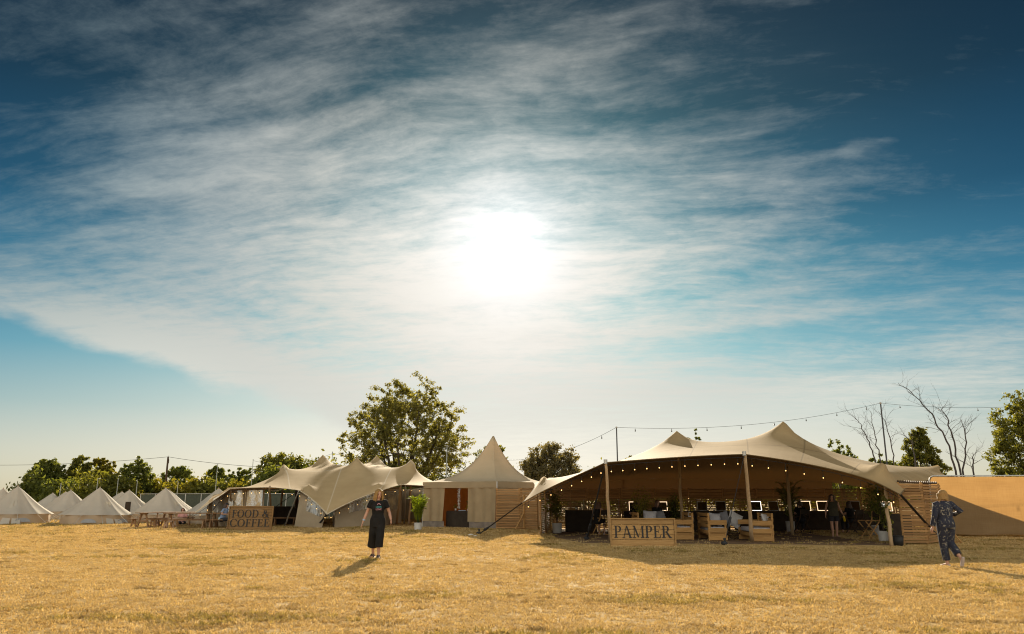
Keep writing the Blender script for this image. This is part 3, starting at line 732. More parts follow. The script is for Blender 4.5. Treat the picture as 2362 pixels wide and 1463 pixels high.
bell0 = None
BELLS = [  # peak px, peak py, depth, turn, label
 (43, 1121, 47.0, .1, 'bell tent standing nearest the left edge of the field, the largest of its row'),
 (230, 1124, 47.5, .35, 'second bell tent of the near row, with straw field before it and dark bushes behind'),
 (383, 1125, 51.5, .2, 'cream bell tent behind the wooden picnic tables'),
 (163, 1130, 58, .6, 'pale bell tent showing between the two nearest ones on the left'),
 (298, 1130, 58, .5, 'bell tent with a dark folding chair beside its door'),
 (10, 1126, 62, .2, 'bell tent peeping out at the far left edge behind the nearest tent'),
 (152, 1134, 68, .9, 'bell tent close behind the left of the pale tent in the second row'),
 (121, 1137, 76, .3, 'bell tent in the third row between the two nearest tents, its peak before dark trees'),
 (136, 1141, 92, .4, 'tiny bell tent peak in the back row, left of the pale second row tent'),
 (89, 1144, 92, .7, 'small white bell tent in the back row beside the nearest tent'),
 (204, 1142, 84, .2, 'bell tent mostly hidden behind the second tent of the near row'),
 (282, 1134, 66, .9, 'bell tent close behind the left of the one with the folding chair'),
 (274, 1138, 78, .5, 'back row bell tent, leftmost peak of three behind the folding chair'),
 (393, 1131, 60, .8, 'bell tent directly behind the one by the picnic tables, only its right slope showing'),
 (505, 1126, 47.5, .5, 'bell tent half hidden by the left wing of the food tent'),
]
for i, (px, py, Y, rz, lab) in enumerate(BELLS):
    if bell0 is None: bell0 = build_bell(3); o = bell0; o['label'] = lab
    else: o = copy_tree(bell0, None, lab)
    p = at(px, py, Y); o.location = (p.x, Y, 0); o.rotation_euler = (0, 0, rz)
    o.rotation_euler = (R((i*37 % 5-2)*.5), R((i*53 % 5-2)*.6), rz+i*.26)
    k = (p.z+.02)/2.62; o.scale = (max(k, .95),)*2 + (k,)
# ------------------------------------------------------------------ slatted timber screens
SLATS = {}
def slat_mesh(L, th=.022, h=.046):
    k = round(L, 2)
    if k not in SLATS:
        m = MB().box((0, 0, 0), (L, th, h)); me = m.mesh('slat', SLATW); SLATS[k] = me
    return SLATS[k]
def screen(p, q, H, label, n_slats=24, lean=0.0, brace=None, seed=0, posts=2, h=.054, group='slatted timber screens', gap=.0):
    """one panel of horizontal slats on upright battens, from ground point p to q"""
    p, q = Vector(p), Vector(q); d = q-p; L = d.length; rz = math.atan2(d.y, d.x)
    t = thing('slatted_screen', label, 'screen', p, rz, group); rg = random.Random(seed)
    me = slat_mesh(L, h=h)
    for k in range(n_slats):
        o = link('slat', me, t); z = .05+(H-.09)*(k+.5)/n_slats
        o.location = (L/2+rg.uniform(-.008, .008), rg.uniform(-.003, .003), z); o.rotation_euler = (rg.uniform(-.06, .06), rg.uniform(-.005, .005), rg.uniform(-.003, .003))
    for k in range(posts):
        x = .035+(L-.07)*k/(posts-1)
        MB().box((x, .036, H/2), (.06, .045, H)).build('post', PINE, t)
    if brace is not None:
        for x in brace:
            MB().box((x, -.045, H*.42), (.09, .06, H*.84)).build('brace_post', PINE, t)
            MB().bar((x, -.06, H*.40), (x-.05, -.62, .02), .07, .045).build('brace', PINE, t)
            MB().bar((x+.0, -.05, .06), (x, -.62, .05), .07, .04).build('brace_foot', PINE, t)
    return t
G2 = lambda px, Y: Vector((at(px, 1200, Y).x, Y, 0))
screen(G2(1144, 39.15), G2(1199, 38.9), 1.95, 'slatted timber screen standing against the right corner of the pagoda tent', 24, seed=1)
screen(G2(1200, 38.9), G2(1240, 38.2), 1.95, 'slatted timber screen with a leaning brace, left of the beauty tent', 24, seed=2, brace=(.28,))
lw = [Vector((1.14, 33.0, 0)), Vector((1.42, 35.0, 0)), Vector((1.72, 37.0, 0)), Vector((2.0, 39.1, 0))]
for a, b, lab in zip(lw, lw[1:], ('dark slatted screen at the front end of the left side wall, beauty tent', 'dark slatted screen in the middle of the left side wall, beauty tent', 'dark slatted screen at the rear end of the left side wall, beauty tent')):
    screen(b, a, 1.95, lab, 24, seed=int(a.y))
XB = [2.05+1.72*k for k in range(7)]
BACKL = ['back wall slatted screen behind the black bar table, left corner of the beauty tent', 'back wall slatted screen just left of the lit mirror behind the PAMPER sign', 'back wall slatted screen behind the lit mirror over the PAMPER sign',
         'back wall slatted screen behind the unlit grey mirror', 'back wall slatted screen behind the white lit mirror right of the centre pole',
         'back wall slatted screen behind the two warm lit mirrors', 'back wall slatted screen behind the standing woman with the yellow bottle', 'back wall slatted screen behind the folding wooden chair', 'back wall slatted screen seen past the right front pole', 'back wall slatted screen seen between the right front pole and the corner screen', 'rightmost back wall slatted screen of the beauty tent']
XB = [2.05+1.66*k for k in range(12)]
for k in range(11):
    y0, y1 = 39.6-.05*k, 39.6-.05*(k+1)
    screen((XB[k]+.02, y0, 0), (XB[k+1]-.02, y1, 0), 1.97, BACKL[k], 25, seed=20+k, posts=3)
rw_ = [gnd(2084, 1257), Vector((13.55, 26.35, 0)), Vector((14.95, 27.9, 0))]
screen(rw_[0], rw_[1]+Vector((-.03, -.03, 0)), 2.0, 'slatted timber screen at the open right front corner beside the beauty tent strap', 22, seed=40, h=.064, brace=(1.22,))
screen(rw_[1], rw_[2], 1.98, 'slatted timber screen between the right front screen and the brown mesh fence', 22, seed=41, h=.064, brace=(1.5,))

# ------------------------------------------------------------------ boarded signs with cut letters
def text_obj(name, body, size, parent, mat, depth=.006, xs=1.0, sp=1.0, off=0.0):
    """upright serif letters built as their own little prisms"""
    cu = bpy.data.curves.new(name, 'FONT'); cu.body = body; cu.size = size; cu.extrude = depth; cu.align_x = 'CENTER'; cu.align_y = 'CENTER'; cu.offset = off
    cu.space_character = sp
    o = bpy.data.objects.new(name, cu); COL.objects.link(o)
    dg = bpy.context.evaluated_depsgraph_get(); me = bpy.data.meshes.new_from_object(o.evaluated_get(dg)); bpy.data.objects.remove(o)
    me.materials.clear(); me.materials.append(mat); return me
# strokes of serif capitals: unit height, (kind, data); thick stems, thin hairlines, bracketed serifs
TK, TN, SR = .155, .062, .05
def glyph(ch):
    """polygons of one serif capital, height 1, returned with its advance width"""
    P = []; rect = lambda x0, y0, x1, y1: P.append([(x0, y0), (x1, y0), (x1, y1), (x0, y1)])
    serif = lambda x, y, w: rect(x-w/2, y, x+w/2, y+SR)
    def arc(cx, cy, rx, ry, a0, a1, t0, t1, n=14):
        """crescent stroke between two angles, thickness swelling from t0 (at the poles) to t1 (at the sides)"""
        for k in range(n):
            q = []
            for a in (a0+(a1-a0)*k/n, a0+(a1-a0)*(k+1)/n):
                r = R(a); t = t0+(t1-t0)*abs(math.cos(r))**1.4
                q.append(((cx+rx*math.cos(r), cy+ry*math.sin(r)), (cx+(rx-t)*math.cos(r), cy+(ry-t*.72)*math.sin(r))))
            P.append([q[0][0], q[1][0], q[1][1], q[0][1]])
    def stem(x, w=TK, y0=0, y1=1): rect(x, y0, x+w, y1)
    if ch in 'PR':
        stem(.10); serif(.178, 0, .34); rect(.0, 1-SR, .42, 1); arc(.36, .735, .31, .265, -90, 90, TN, TK); rect(.25, .47, .38, .515)
        if ch == 'R':
            P.append([(.36, .50), (.52, .50), (.86, .04), (.69, .0)]); P.append([(.69, 0), (.95, 0), (.95, .045), (.80, .06)]); return P, .93
        return P, .72
    if ch == 'A':
        P.append([(.36, 1.0), (.46, 1.0), (.84, 0), (.67, 0)]); P.append([(.36, 1.0), (.41, .88), (.15, 0), (.09, 0)]); rect(.20, .30, .62, .355); serif(.12, 0, .26); serif(.755, 0, .30); return P, .90
    if ch == 'M':
        rect(.12, 0, .18, 1); rect(.86, 0, 1.02, 1); P.append([(.06, 1), (.22, 1), (.58, .12), (.50, 0)]); P.append([(.50, 0), (.56, .12), (.90, 1), (.86, .9)])
        serif(.15, 0, .27); serif(.94, 0, .32); rect(.02, 1-SR, .2, 1); rect(.86, 1-SR, 1.08, 1); return P, 1.12
    if ch in 'EF':
        stem(.10); rect(.0, 1-SR, .60, 1); serif(.178, 0, .34); rect(.25, .49, .48, .54); P.append([(.54, 1), (.60, 1), (.62, .77), (.595, .77)]); rect(.455, .41, .49, .62)
        if ch == 'E': rect(.0, 0, .62, SR); P.append([(.56, 0), (.64, 0), (.67, .25), (.645, .25)]); return P, .72
        return P, .66
    if ch == 'O': arc(.45, .5, .45, .52, 0, 360, TN*.9, TK, 30); return P, .94
    if ch == 'C':
        arc(.47, .5, .47, .52, 42, 318, TN*.9, TK, 26); P.append([(.79, .95), (.83, .95), (.84, .70), (.80, .70)]); P.append([(.80, .24), (.84, .24), (.82, .10), (.76, .12)]); return P, .86
    if ch == 'D': stem(.10); rect(.0, 1-SR, .40, 1); rect(.0, 0, .40, SR); arc(.38, .5, .48, .5, -90, 90, TN, TK, 18); return P, .90
    if ch == '&':
        arc(.36, .76, .20, .25, 0, 360, TN, TN*1.5, 20); arc(.33, .27, .33, .29, 95, 335, TN, TK, 18); P.append([(.17, .80), (.29, .86), (.86, .05), (.70, 0)])
        P.append([(.62, .12), (.57, .17), (.76, .50), (.82, .50)]); rect(.66, .49, .94, .535); rect(.70, 0, .96, SR); P.append([(.15, .50), (.34, .60), (.44, .54), (.24, .46)]); return P, .98
    return P, .40
def lettering(parent, text, cx, cz, height, width, y, mat, depth=.012):
    adv = [glyph(c)[1] if c != ' ' else .36 for c in text]; tot = sum(adv)+.07*(len(text)-1); sx = width/tot; x = cx-width/2
    for c, a in zip(text, adv):
        if c != ' ':
            m = MB()
            for k, poly in enumerate(glyph(c)[0]):
                n = len(poly); yf = y-depth-.0004*k
                ar = sum(poly[i][0]*poly[(i+1) % n][1]-poly[(i+1) % n][0]*poly[i][1] for i in range(n))
                if ar < 0: poly = poly[::-1]
                F = [(x+px*sx, yf, cz-height/2+pz*height) for px, pz in poly]; B = [(px, y+.001, pz) for px, _, pz in F]
                m.add(F+B, [tuple(range(n))]+[(i, n+i, n+(i+1) % n, (i+1) % n) for i in range(n)])
            m.build('letter', mat, parent)
        x += (a+.07)*sx
def sign(name, label, x0, x1, Y, H, nb, lines, lean, yaw=0.0, seed=0, wood=None):
    xa, xb = at(x0, 1240, Y).x, at(x1, 1240, Y).x; W = xb-xa
    t = thing(name, label, 'sign', ((xa+xb)/2, Y, 0), yaw); t.rotation_euler = (lean, 0, yaw); rg = random.Random(seed)
    h = (H-.08)/nb
    for k in range(nb):
        o = MB().box((0, .012, .04+h*(k+.5)), (W-.10, .024+rg.uniform(0, .004), h-.009)).build('plank', wood or SIGNW, t); bevel(o, .005)
    for z in (.02, H-.02): bevel(MB().box((0, -.002, z), (W-.002, .07, .042)).build('frame_rail', wood or SIGNW, t), .004)
    for x in (-W/2+.022, W/2-.022): bevel(MB().box((x, -.004, H/2), (.046, .076, H-.088)).build('frame_stile', wood or SIGNW, t), .004)
    for x in (-W*.3, W*.3):
        MB().bar((x, .05, H*.85), (x, .05+H*.55, .02), .05, .03).build('prop', PINE, t)
    for txt, cz, hh, ww in lines: lettering(t, txt, 0, cz, hh, ww, -.002, LETTER)
    return t
sign('wooden_sign', 'boarded wooden sign reading PAMPER in black serif capitals before the beauty tent', 1408, 1559, 25.75, .86, 5, [('PAMPER', .44, .375, 1.82)], R(-5), R(-3), 1)
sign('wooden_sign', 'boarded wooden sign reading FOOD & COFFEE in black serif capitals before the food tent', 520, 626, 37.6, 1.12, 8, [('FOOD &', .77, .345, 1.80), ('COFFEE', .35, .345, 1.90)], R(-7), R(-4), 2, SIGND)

# ------------------------------------------------------------------ pallet sofas
def pallet_sofa(label, X, Y, rz, W=.86, D=1.5, flip=1, group='pallet sofas in the beauty tent'):
    """front faces -y: three board end panel, higher back running away from the viewer"""
    t = thing('pallet_sofa', label, 'sofa', (X, Y, 0), rz, group)
    for z in (.10, .36, .63):
        bevel(MB().box((0, 0, z), (W, .028, .165)).build('end_board', PINE, t), .005)
    for x in (-W/2+.05, W/2-.05): bevel(MB().box((x, .045, .36), (.07, .06, .70)).build('end_post', PINE, t), .004)
    bx = flip*(W/2+.02)
    for z in (.30, .52, .74, .90): bevel(MB().box((bx, D/2, z), (.028, D, .12)).build('back_board', PINE, t), .004)
    for y in (.03, D-.03): bevel(MB().box((bx-.035*flip, y, .47), (.055, .10, .98)).build('back_post', PINE, t), .004)
    bevel(MB().box((0, D/2, .24), (W-.08, D-.1, .12)).build('seat_base', PINE, t), .006)
    for z in (.10, .36, .63): bevel(MB().box((0, D, z), (W, .028, .165)).build('end_board', PINE, t), .005)
    m = MB().box((0, D/2, .40), (W-.10, D-.14, .16)).build('seat_pad', CUSHG, t); b = bevel(m, .05, 3)
    return t
CUSHG = cloth('cushion_grey', (.36, .35, .36), (.46, .45, .46), .05, 5, bump=.3)
CUSHD = cloth('cushion_dark', (.14, .14, .15), (.20, .20, .21), .05, 5, bump=.3)
CUSHW = cloth('cushion_white', (.50, .49, .48), (.60, .59, .57), .08, 5, bump=.3)
def cushion(label, c, rot, s=.46, mat=None):
    N_ = 9; V = []; F = []
    for sd in (1, -1):
        for i in range(N_+1):
            for j in range(N_+1):
                u, v = i/N_*2-1, j/N_*2-1; pin = 1-.10*(1-abs(u*v))*(abs(u)**3+abs(v)**3)*.5
                h = .13*((1-u**4)*(1-v**4))**.5
                V.append((u*s/2*(1-.06*(1-v*v)), sd*h*.62, v*s/2*(1-.06*(1-u*u))))
    K = (N_+1)**2
    for i in range(N_):
        for j in range(N_):
            a = i*(N_+1)+j; F.append((a, a+1, a+N_+2, a+N_+1)); F.append((K+a, K+a+N_+1, K+a+N_+2, K+a+1))
    o = link('cushion', quads_mesh('cushion', V, F, mat or CUSHG, True)); o.location = c; o.rotation_euler = rot
    return tag(o, label, 'cushion', 'cushions on the pallet sofas')
def Xp(px, Y): return at(px, 1220, Y).x
pallet_sofa('pallet sofa half hidden behind the right end of the PAMPER sign', Xp(1578, 29.4), 29.4, 0, .66, 1.6, 1)
pallet_sofa('pallet sofa in the middle heaped with crumpled grey cushions', Xp(1656, 28.9), 28.9, 0, .66, 1.6, -1)
pallet_sofa('pallet sofa just right of the thick centre pole', Xp(1758, 28.2), 28.2, 0, .76, 1.6, 1)
pallet_sofa('low pallet bench behind the PAMPER sign under two grey cushions', Xp(1500, 30.0), 30.0, 0, .9, 1.3, -1)
cz = .74
cushion('crumpled grey cushion on the left of the middle pallet sofa', (Xp(1652, 29.3), 29.35, cz), (R(-25), R(8), R(12)))
cushion('crumpled grey cushion on the right of the middle pallet sofa', (Xp(1669, 29.6), 29.7, cz+.02), (R(-20), R(-14), R(-20)), .48, CUSHD)
cushion('pale cushion tilted on its corner right of the middle pallet sofa', (Xp(1696, 30.0), 30.0, .70), (R(-12), R(28), R(10)), .56, CUSHW)
cushion('white cushion leaning in the sofa right of the centre pole', (Xp(1768, 28.8), 28.8, .74), (R(-20), R(5), R(40)), .42, CUSHW)
cushion('left grey cushion above the top edge of the PAMPER sign', (Xp(1500, 30.3), 30.3, .80), (R(-30), R(4), R(-8)), .5)
cushion('right grey cushion above the top edge of the PAMPER sign', (Xp(1524, 30.4), 30.5, .79), (R(-30), R(-6), R(14)), .5, CUSHD)
cushion('white cushion at the end of the sofa behind the PAMPER sign', (Xp(1594, 30.3), 30.2, .78), (R(-15), R(4), R(70)), .42, CUSHW)

# ------------------------------------------------------------------ tables, mirrors, chairs
def cloth_table(label, c, L, D, H, rz=0.0, mat=None, top=None, group=None):
    t = thing('draped_table', label, 'table', c, rz, group)
    bevel(MB().box((0, 0, H-.02), (L, D, .04)).build('tabletop', top or TABLEW, t), .006)
    rows = []
    per = [(-L/2, -D/2), (L/2, -D/2), (L/2, D/2), (-L/2, D/2), (-L/2, -D/2)]
    ring = []
    for a, b in zip(per, per[1:]):
        for k in range(16): ring.append((a[0]+(b[0]-a[0])*k/16, a[1]+(b[1]-a[1])*k/16))
    ring.append(ring[0])
    for v in range(5):
        s = v/4; rows.append([(x*(1+.012*s*math.sin(i*1.9))*1.012, y*(1+.03*s*math.sin(i*1.7))*1.02, (H-.045)*(1-s)+.015) for i, (x, y) in enumerate(ring)])
    MB().sheet(rows).build('cloth_skirt', mat or BLACKCLOTH, t, False, True)
    return t
def lit_mirror(label, px, Y, z, W, H, mat, rz=0.0, group='square mirrors on the beauty tables'):
    t = thing('table_mirror', label, 'mirror', (Xp(px, Y), Y, z), rz, group); f = .022
    t.rotation_euler = (R(-13), 0, rz)
    MB().box((0, .004, H/2), (W-.05, .008, H-.05)).build('glass', MIRROR, t)
    m = MB(); m.box((0, 0, f/2), (W, .03, f)); m.box((0, 0, H-f/2), (W, .03, f)); m.box((-W/2+f/2, 0, H/2), (f, .03, H-2*f-.002)); m.box((W/2-f/2, 0, H/2), (f, .03, H-2*f-.002))
    m.build('frame', mat, t); MB().box((0, .09, .02), (.2, .16, .02)).build('foot', CABLE, t)
    return t
TL = ['long dressing table under the lit mirror behind the PAMPER sign', 'long dressing table under the two unlit mirrors left of the centre pole', 'long dressing table under the white lit mirror right of the centre pole', 'long dressing table in front of the seated dark figure',
      'long dressing table at the right end behind the folding wooden chair']
for k, (px) in enumerate((1500, 1622, 1758, 1876, 1985)):
    cloth_table(TL[k], (Xp(px, 37.6), 37.6, 0), 2.35, .62, .90, 0, BLACKCLOTH, DARKW, 'dressing tables along the back wall')
Ym, zm = 37.55, .905
lit_mirror('mirror with only its warm lit sides showing behind the leafy bush', 1463, Ym, zm, .40, .42, LED)
lit_mirror('warm lit mirror above the right half of the PAMPER sign', 1531, Ym, zm, .44, .42, LED)
lit_mirror('unlit grey mirror behind the first inner pole', 1623, Ym, zm, .46, .42, STEEL)
lit_mirror('dull framed mirror just left of the centre pole', 1666, Ym, zm, .48, .44, WHITEP)
lit_mirror('brightest white lit mirror just right of the centre pole', 1748, Ym, zm, .50, .44, LEDW)
lit_mirror('unlit mirror reflecting a pale patch left of the second inner pole', 1789, Ym, zm, .50, .44, STEEL, R(12))
lit_mirror('warm lit mirror partly hidden by the seated dark figure', 1862, Ym, zm, .52, .45, LED)
lit_mirror('warm lit mirror half hidden by the standing woman', 1903, Ym, zm, .52, .45, LED)
lit_mirror('unlit mirror reflecting the sky behind the seated figure by the folding chair', 1976, Ym, zm, .52, .45, STEEL, R(-10))
lit_mirror('small lit mirror behind the right front pole', 2052, 33.5, .95, .44, .40, LED)
cloth_table('small black draped side table in the right front corner', (Xp(2066, 31.5), 31.5, 0), 1.0, .6, .92, 0, BLACKCLOTH, PINE)
cloth_table('black draped bar table with bottles at the left of the beauty tent', (Xp(1340, 36.3), 36.3, 0), 1.35, .6, .98, 0, BLACKCLOTH, PINE)
BOT = vary('bottle_glass', (.30, .24, .12), (.42, .36, .22), 8, .2, spec=.6); BLUEP = flat('pale_blue', (.35, .48, .62), .6)
def bottle(label, c, h, r, mat, cat='bottle', name='bottle', group=None):
    m = MB().loft([(0, 0, 0), (0, 0, h*.55), (0, 0, h*.68), (0, 0, h*.95)], [r, r, r*.4, r*.36], 10)
    t = m.build(name, mat, None, False, True); t.location = c; tag(t, label, cat, group)
    MB().loft([(0, 0, h*.95), (0, 0, h)], r*.42, 8).build('cap', STEEL, t); return t
bottle('tall slim bottle standing on the black bar table', (Xp(1348, 36.2), 36.2, .98), .42, .06, BOT)
bottle('short pale jar on the left of the black bar table', (Xp(1330, 36.2), 36.2, .98), .13, .06, WHITEP, 'jar', 'jar')
bottle('small dark jar on the middle of the black bar table', (Xp(1340, 36.2), 36.2, .98), .12, .05, BOT, 'jar', 'jar')
for k, (px, h, m_, lab) in enumerate(((1604, .10, WHITEP, 'small white pot on the dressing table left of the dull framed mirror'), (1650, .12, WHITEP, 'small white pot on the dressing table under the dull framed mirror'), (1736, .09, STEEL, 'small metal pot on the dressing table under the brightest mirror'),
                                    (1884, .10, WHITEP, 'small white pot on the dressing table between the two warm lit mirrors'))):
    bottle(lab, (Xp(px, 37.3), 37.3, .90), h, .045, m_, 'pot', 'pot')
def director_chair(label, X, Y, rz, wood=None, canvas=None, group='folding wooden chairs in the beauty tent', back=True):
    t = thing('folding_chair', label, 'chair', (X, Y, 0), rz, group); wood = wood or PINE
    for y in (-.23, .23):
        bevel(MB().bar((-.27, y, .02), (.27, y, .66), .042, .026, (0, 1, 0)).build('leg', wood, t), .004)
        bevel(MB().bar((.27, y+.03, .02), (-.27, y+.03, .66), .042, .026, (0, 1, 0)).build('leg', wood, t), .004)
        bevel(MB().box((0, y, .02), (.60, .035, .035)).build('foot_rail', wood, t), .004)
        bevel(MB().box((0, y, .68), (.58, .05, .03)).build('armrest', wood, t), .006)
        bevel(MB().bar((.27, y, .66), (.33, y, 1.02), .036, .026, (0, 1, 0)).build('back_post', wood, t), .004)
    MB().sheet([[(x, y, .45-.035*math.cos(y*5)) for y in (-.24, -.12, 0, .12, .24)] for x in (-.2, 0, .2)]).build('seat', canvas or BLACKCLOTH, t)
    MB().sheet([[(.30+.012*k, y, .80+.10*k) for y in (-.24, 0, .24)] for k in range(3)]).build('backrest', canvas or BLACKCLOTH, t)
    return t
director_chair('folding chair under the seated woman with brown hair beside the front left pole', Xp(1386, 33.4), 33.4, R(-60))
director_chair('empty folding wooden chair with crossed legs near the right front pole', Xp(2006, 29.6), 29.6, R(10))
director_chair('dark folding chair under the seated figure before the warm lit mirror', Xp(1850, 35.4), 35.4, R(-75), DARKW)
director_chair('folding chair under the seated figure left of the empty folding chair', Xp(1972, 34.6), 34.6, R(-60), DARKW)
# floor of worn matting under the beauty tent
m_ = MB(); m_.add([(2.4, 27.6, .004), (12.3, 26.2, .004), (14.9, 28.0, .004), (20.0, 39.0, .004), (2.0, 39.4, .004), (1.4, 33.0, .004)], [(0, 1, 2, 3, 4, 5)])
MATT = vary('brown_matting', (.10, .06, .032), (.17, .105, .055), 1.2, .95, bump=.3, c2=(.21, .135, .07))
tag(m_.build('floor', MATT), 'brown matting laid on the ground inside the beauty tent', None, kind='structure')

# ------------------------------------------------------------------ mesh fence on the right
def netting():
    m, n, b = newmat('mesh_netting'); t = m.node_tree
    co = E(n, n.node('ShaderNodeTexCoord').outputs['Object']); x, y, z = n.sep(co)
    wz = n.noise(n.comb(x*1.2, 0.0, z*42.0), 1.0, 4, .65); wx = n.noise(n.comb(x*30.0, 0.0, z*1.5), 1.0, 3, .6); bl = n.noise(n.comb(x*.8, 0.0, z*1.6), 1.0, 4, .6)
    f = wz*.34 + wx*.26 + bl*.4
    c = n.ramp(f, [(.30, (.26, .170, .085)), (.5, (.335, .225, .115)), (.70, (.40, .28, .15))])
    n.put(b.inputs['Base Color'], c); b.inputs['Roughness'].default_value = .9; b.inputs['Specular IOR Level'].default_value = .05
    bn = n.node('ShaderNodeBump'); bn.inputs['Strength'].default_value = .5; bn.inputs['Distance'].default_value = .02; n.put(bn.inputs['Height'], f); n.put(b.inputs['Normal'], E(n, bn.outputs[0]))
    tr = n.node('ShaderNodeBsdfTranslucent'); n.put(tr.inputs[0], n.mix(1.0, c, (1.05, .86, .52), 'MULTIPLY'))
    mx = n.node('ShaderNodeMixShader'); mx.inputs[0].default_value = .48
    t.links.new(b.outputs[0], mx.inputs[1]); t.links.new(tr.outputs[0], mx.inputs[2]); t.links.new(mx.outputs[0], t.nodes['Material Output'].inputs[0]); return m
MESH = netting()
def mesh_panel(label, a, b, H, seed):
    a, b = Vector(a), Vector(b); t = thing('mesh_fence_panel', label, 'fence', a, math.atan2((b-a).y, (b-a).x), 'netted fence panels on the right'); L = (b-a).length
    # bent tube frame with rounded top corners
    pts = [(0, 0, 0), (0, 0, H-.22), (.05, 0, H-.07), (.16, 0, H), (L-.16, 0, H), (L-.05, 0, H-.07), (L, 0, H-.22), (L, 0, 0)]
    MB().loft(pts, .028, 8).build('tube_frame', STEEL, t, False, True)
    MB().loft([(0, 0, .16), (L, 0, .16)], .018, 6).build('bottom_rail', STEEL, t)
    nx, nz = 40, 16; rows = []
    for j in range(nz+1):
        s = j/nz; rows.append([(.03+(L-.06)*i/nx, -.035+.012*math.sin(i*.9+seed)+.008*math.sin(j*1.7+i*.3), .10+(H-.14)*s+.015*(1-s)*math.sin(i*.8)) for i in range(nx+1)])
    MB().sheet(rows).build('netting', MESH, t, False, True)
    MB().box((0, 0, .05), (.24, .5, .10)).build('foot_block', CABLE, t)
    return t
fy = [(16.55, 31.7), (27.2, 30.3), (34.0, 29.4)]
for k, ((xa, ya), (xb, yb_)) in enumerate(zip(fy, fy[1:])):
    mesh_panel(('long brown netted fence panel next to the beauty tent, half in shadow', 'brown netted fence panel beyond the right edge of the picture')[k], (xa+.03, ya, 0), (xb-.03, yb_, 0), 2.34, k)
# pale site fence far behind the camping field
FN = vary('fence_net', (.05, .06, .045), (.08, .09, .065), 4, .9)
for k in range(12):
    xa = at(300, 1150, 72).x+k*1.75; ya = 74-k*.9; t = thing('site_fence', None, 'fence', (xa, ya, 0), math.atan2(-.9, 1.75), 'white posted fence panels behind the bell tents')
    t['label'] = ('white posted fence panel with dark netting, number %s from the left behind the bell tents' % ('one two three four five six seven eight nine ten eleven twelve'.split()[k]))
    MB().loft([(0, 0, 0), (0, 0, 1.85)], .032, 6).build('post', WHITEP, t); MB().loft([(0, 0, 1.83), (1.97, 0, 1.83)], .026, 6).build('top_rail', WHITEP, t)
    MB().sheet([[(0.04, .03, .05), (1.93, .03, .05)], [(.04, .03, 1.78), (1.93, .03, 1.78)]]).build('netting', FN, t)

# ------------------------------------------------------------------ picnic trestles by the food tent
def trestle(name, label, cat, L, W, H, X, Y, rz, group, splay=.16):
    t = thing(name, label, cat, (X, Y, 0), rz, group); nb = 3 if W > .5 else 2
    for k in range(nb): bevel(MB().box((0, -W/2+W*(k+.5)/nb, H-.02), (L, W/nb-.008, .04)).build('plank', TABLEW, t), .004)
    for x in (-L/2+.25, L/2-.25):
        m = MB()
        for s in (1, -1): m.bar((x, s*W*.22, H-.04), (x, s*(W*.5+splay*.4), 0), .09, .05, (1, 0, 0))
        m.box((x, 0, H*.45), (.05, W*.78, .08)); m.box((x, 0, H-.06), (.06, W*.8, .05)); m.build('trestle_leg', TABLEW, t)
    return t
PIC = [(335, 478, 39.9), (395, 478, 42.2), (425, 470, 38.9), (560, 640, 41.0)]
def picnic(px, Y, L, rz, tl, b1, b2):
    X = at(px, 1200, Y).x
    trestle('picnic_table', tl, 'table', L, .74, .76, X, Y, rz, 'wooden picnic tables by the food tent')
    c, s = math.cos(rz), math.sin(rz)
    trestle('bench', b1, 'bench', L, .28, .45, X+s*.72, Y-c*.72, rz, 'wooden benches at the picnic tables'); trestle('bench', b2, 'bench', L, .28, .45, X-s*.72, Y+c*.72, rz, 'wooden benches at the picnic tables')
picnic(358, 41.6, 1.9, R(62), 'leftmost wooden picnic table, end on, in front of the bell tents', 'bench on the left of the leftmost picnic table', 'bench on the right of the leftmost picnic table')
picnic(400, 43.2, 2.1, R(20), 'wooden picnic table behind the leftmost one', 'near bench of the picnic table behind the leftmost one', 'far bench of the picnic table behind the leftmost one')
picnic(436, 40.2, 2.3, R(6), 'long wooden picnic table nearest the viewer, left of the food tent wing', 'near bench of the long picnic table left of the food tent', 'far bench of the long picnic table left of the food tent')
picnic(520, 40.6, 1.6, R(8), 'wooden picnic table left of the FOOD & COFFEE sign where a person in blue sits', 'near bench where the person in blue sits', 'far bench of the table where the person in blue sits')
# food counter and benches inside the food tent
for k, (px, Y, L, lab) in enumerate(((668, 45.0, 3.0, 'dark wooden serving counter inside the food tent'), (640, 48.5, 2.2, 'long table with dark cloth deep inside the food tent'))):
    cloth_table(lab, (at(px, 1200, Y).x, Y, 0), L, .7, 1.02-.2*k, 0, BLACKCLOTH, DARKW)
trestle('bench', 'dark bench inside the food tent right of the sign', 'bench', 2.2, .3, .46, at(672, 1200, 43).x, 43.0, R(3), 'benches inside the food tent')
trestle('bench', 'dark bench inside the food tent before the serving counter', 'bench', 2.0, .3, .46, at(648, 1200, 44.0).x, 44.0, R(-2), 'benches inside the food tent')
MENU = vary('menu_boards', (.20, .06, .04), (.30, .22, .18), 9, .8, (12, 1, .2))
o = bevel(MB().box((0, 0, .5), (.06, .5, 1.0)).build('menu_board', DARKW, None), .01); o.location = (at(681, 1200, 44.2).x, 44.2, .95); tag(o, 'dark wooden upright board on the serving counter inside the food tent', 'board')
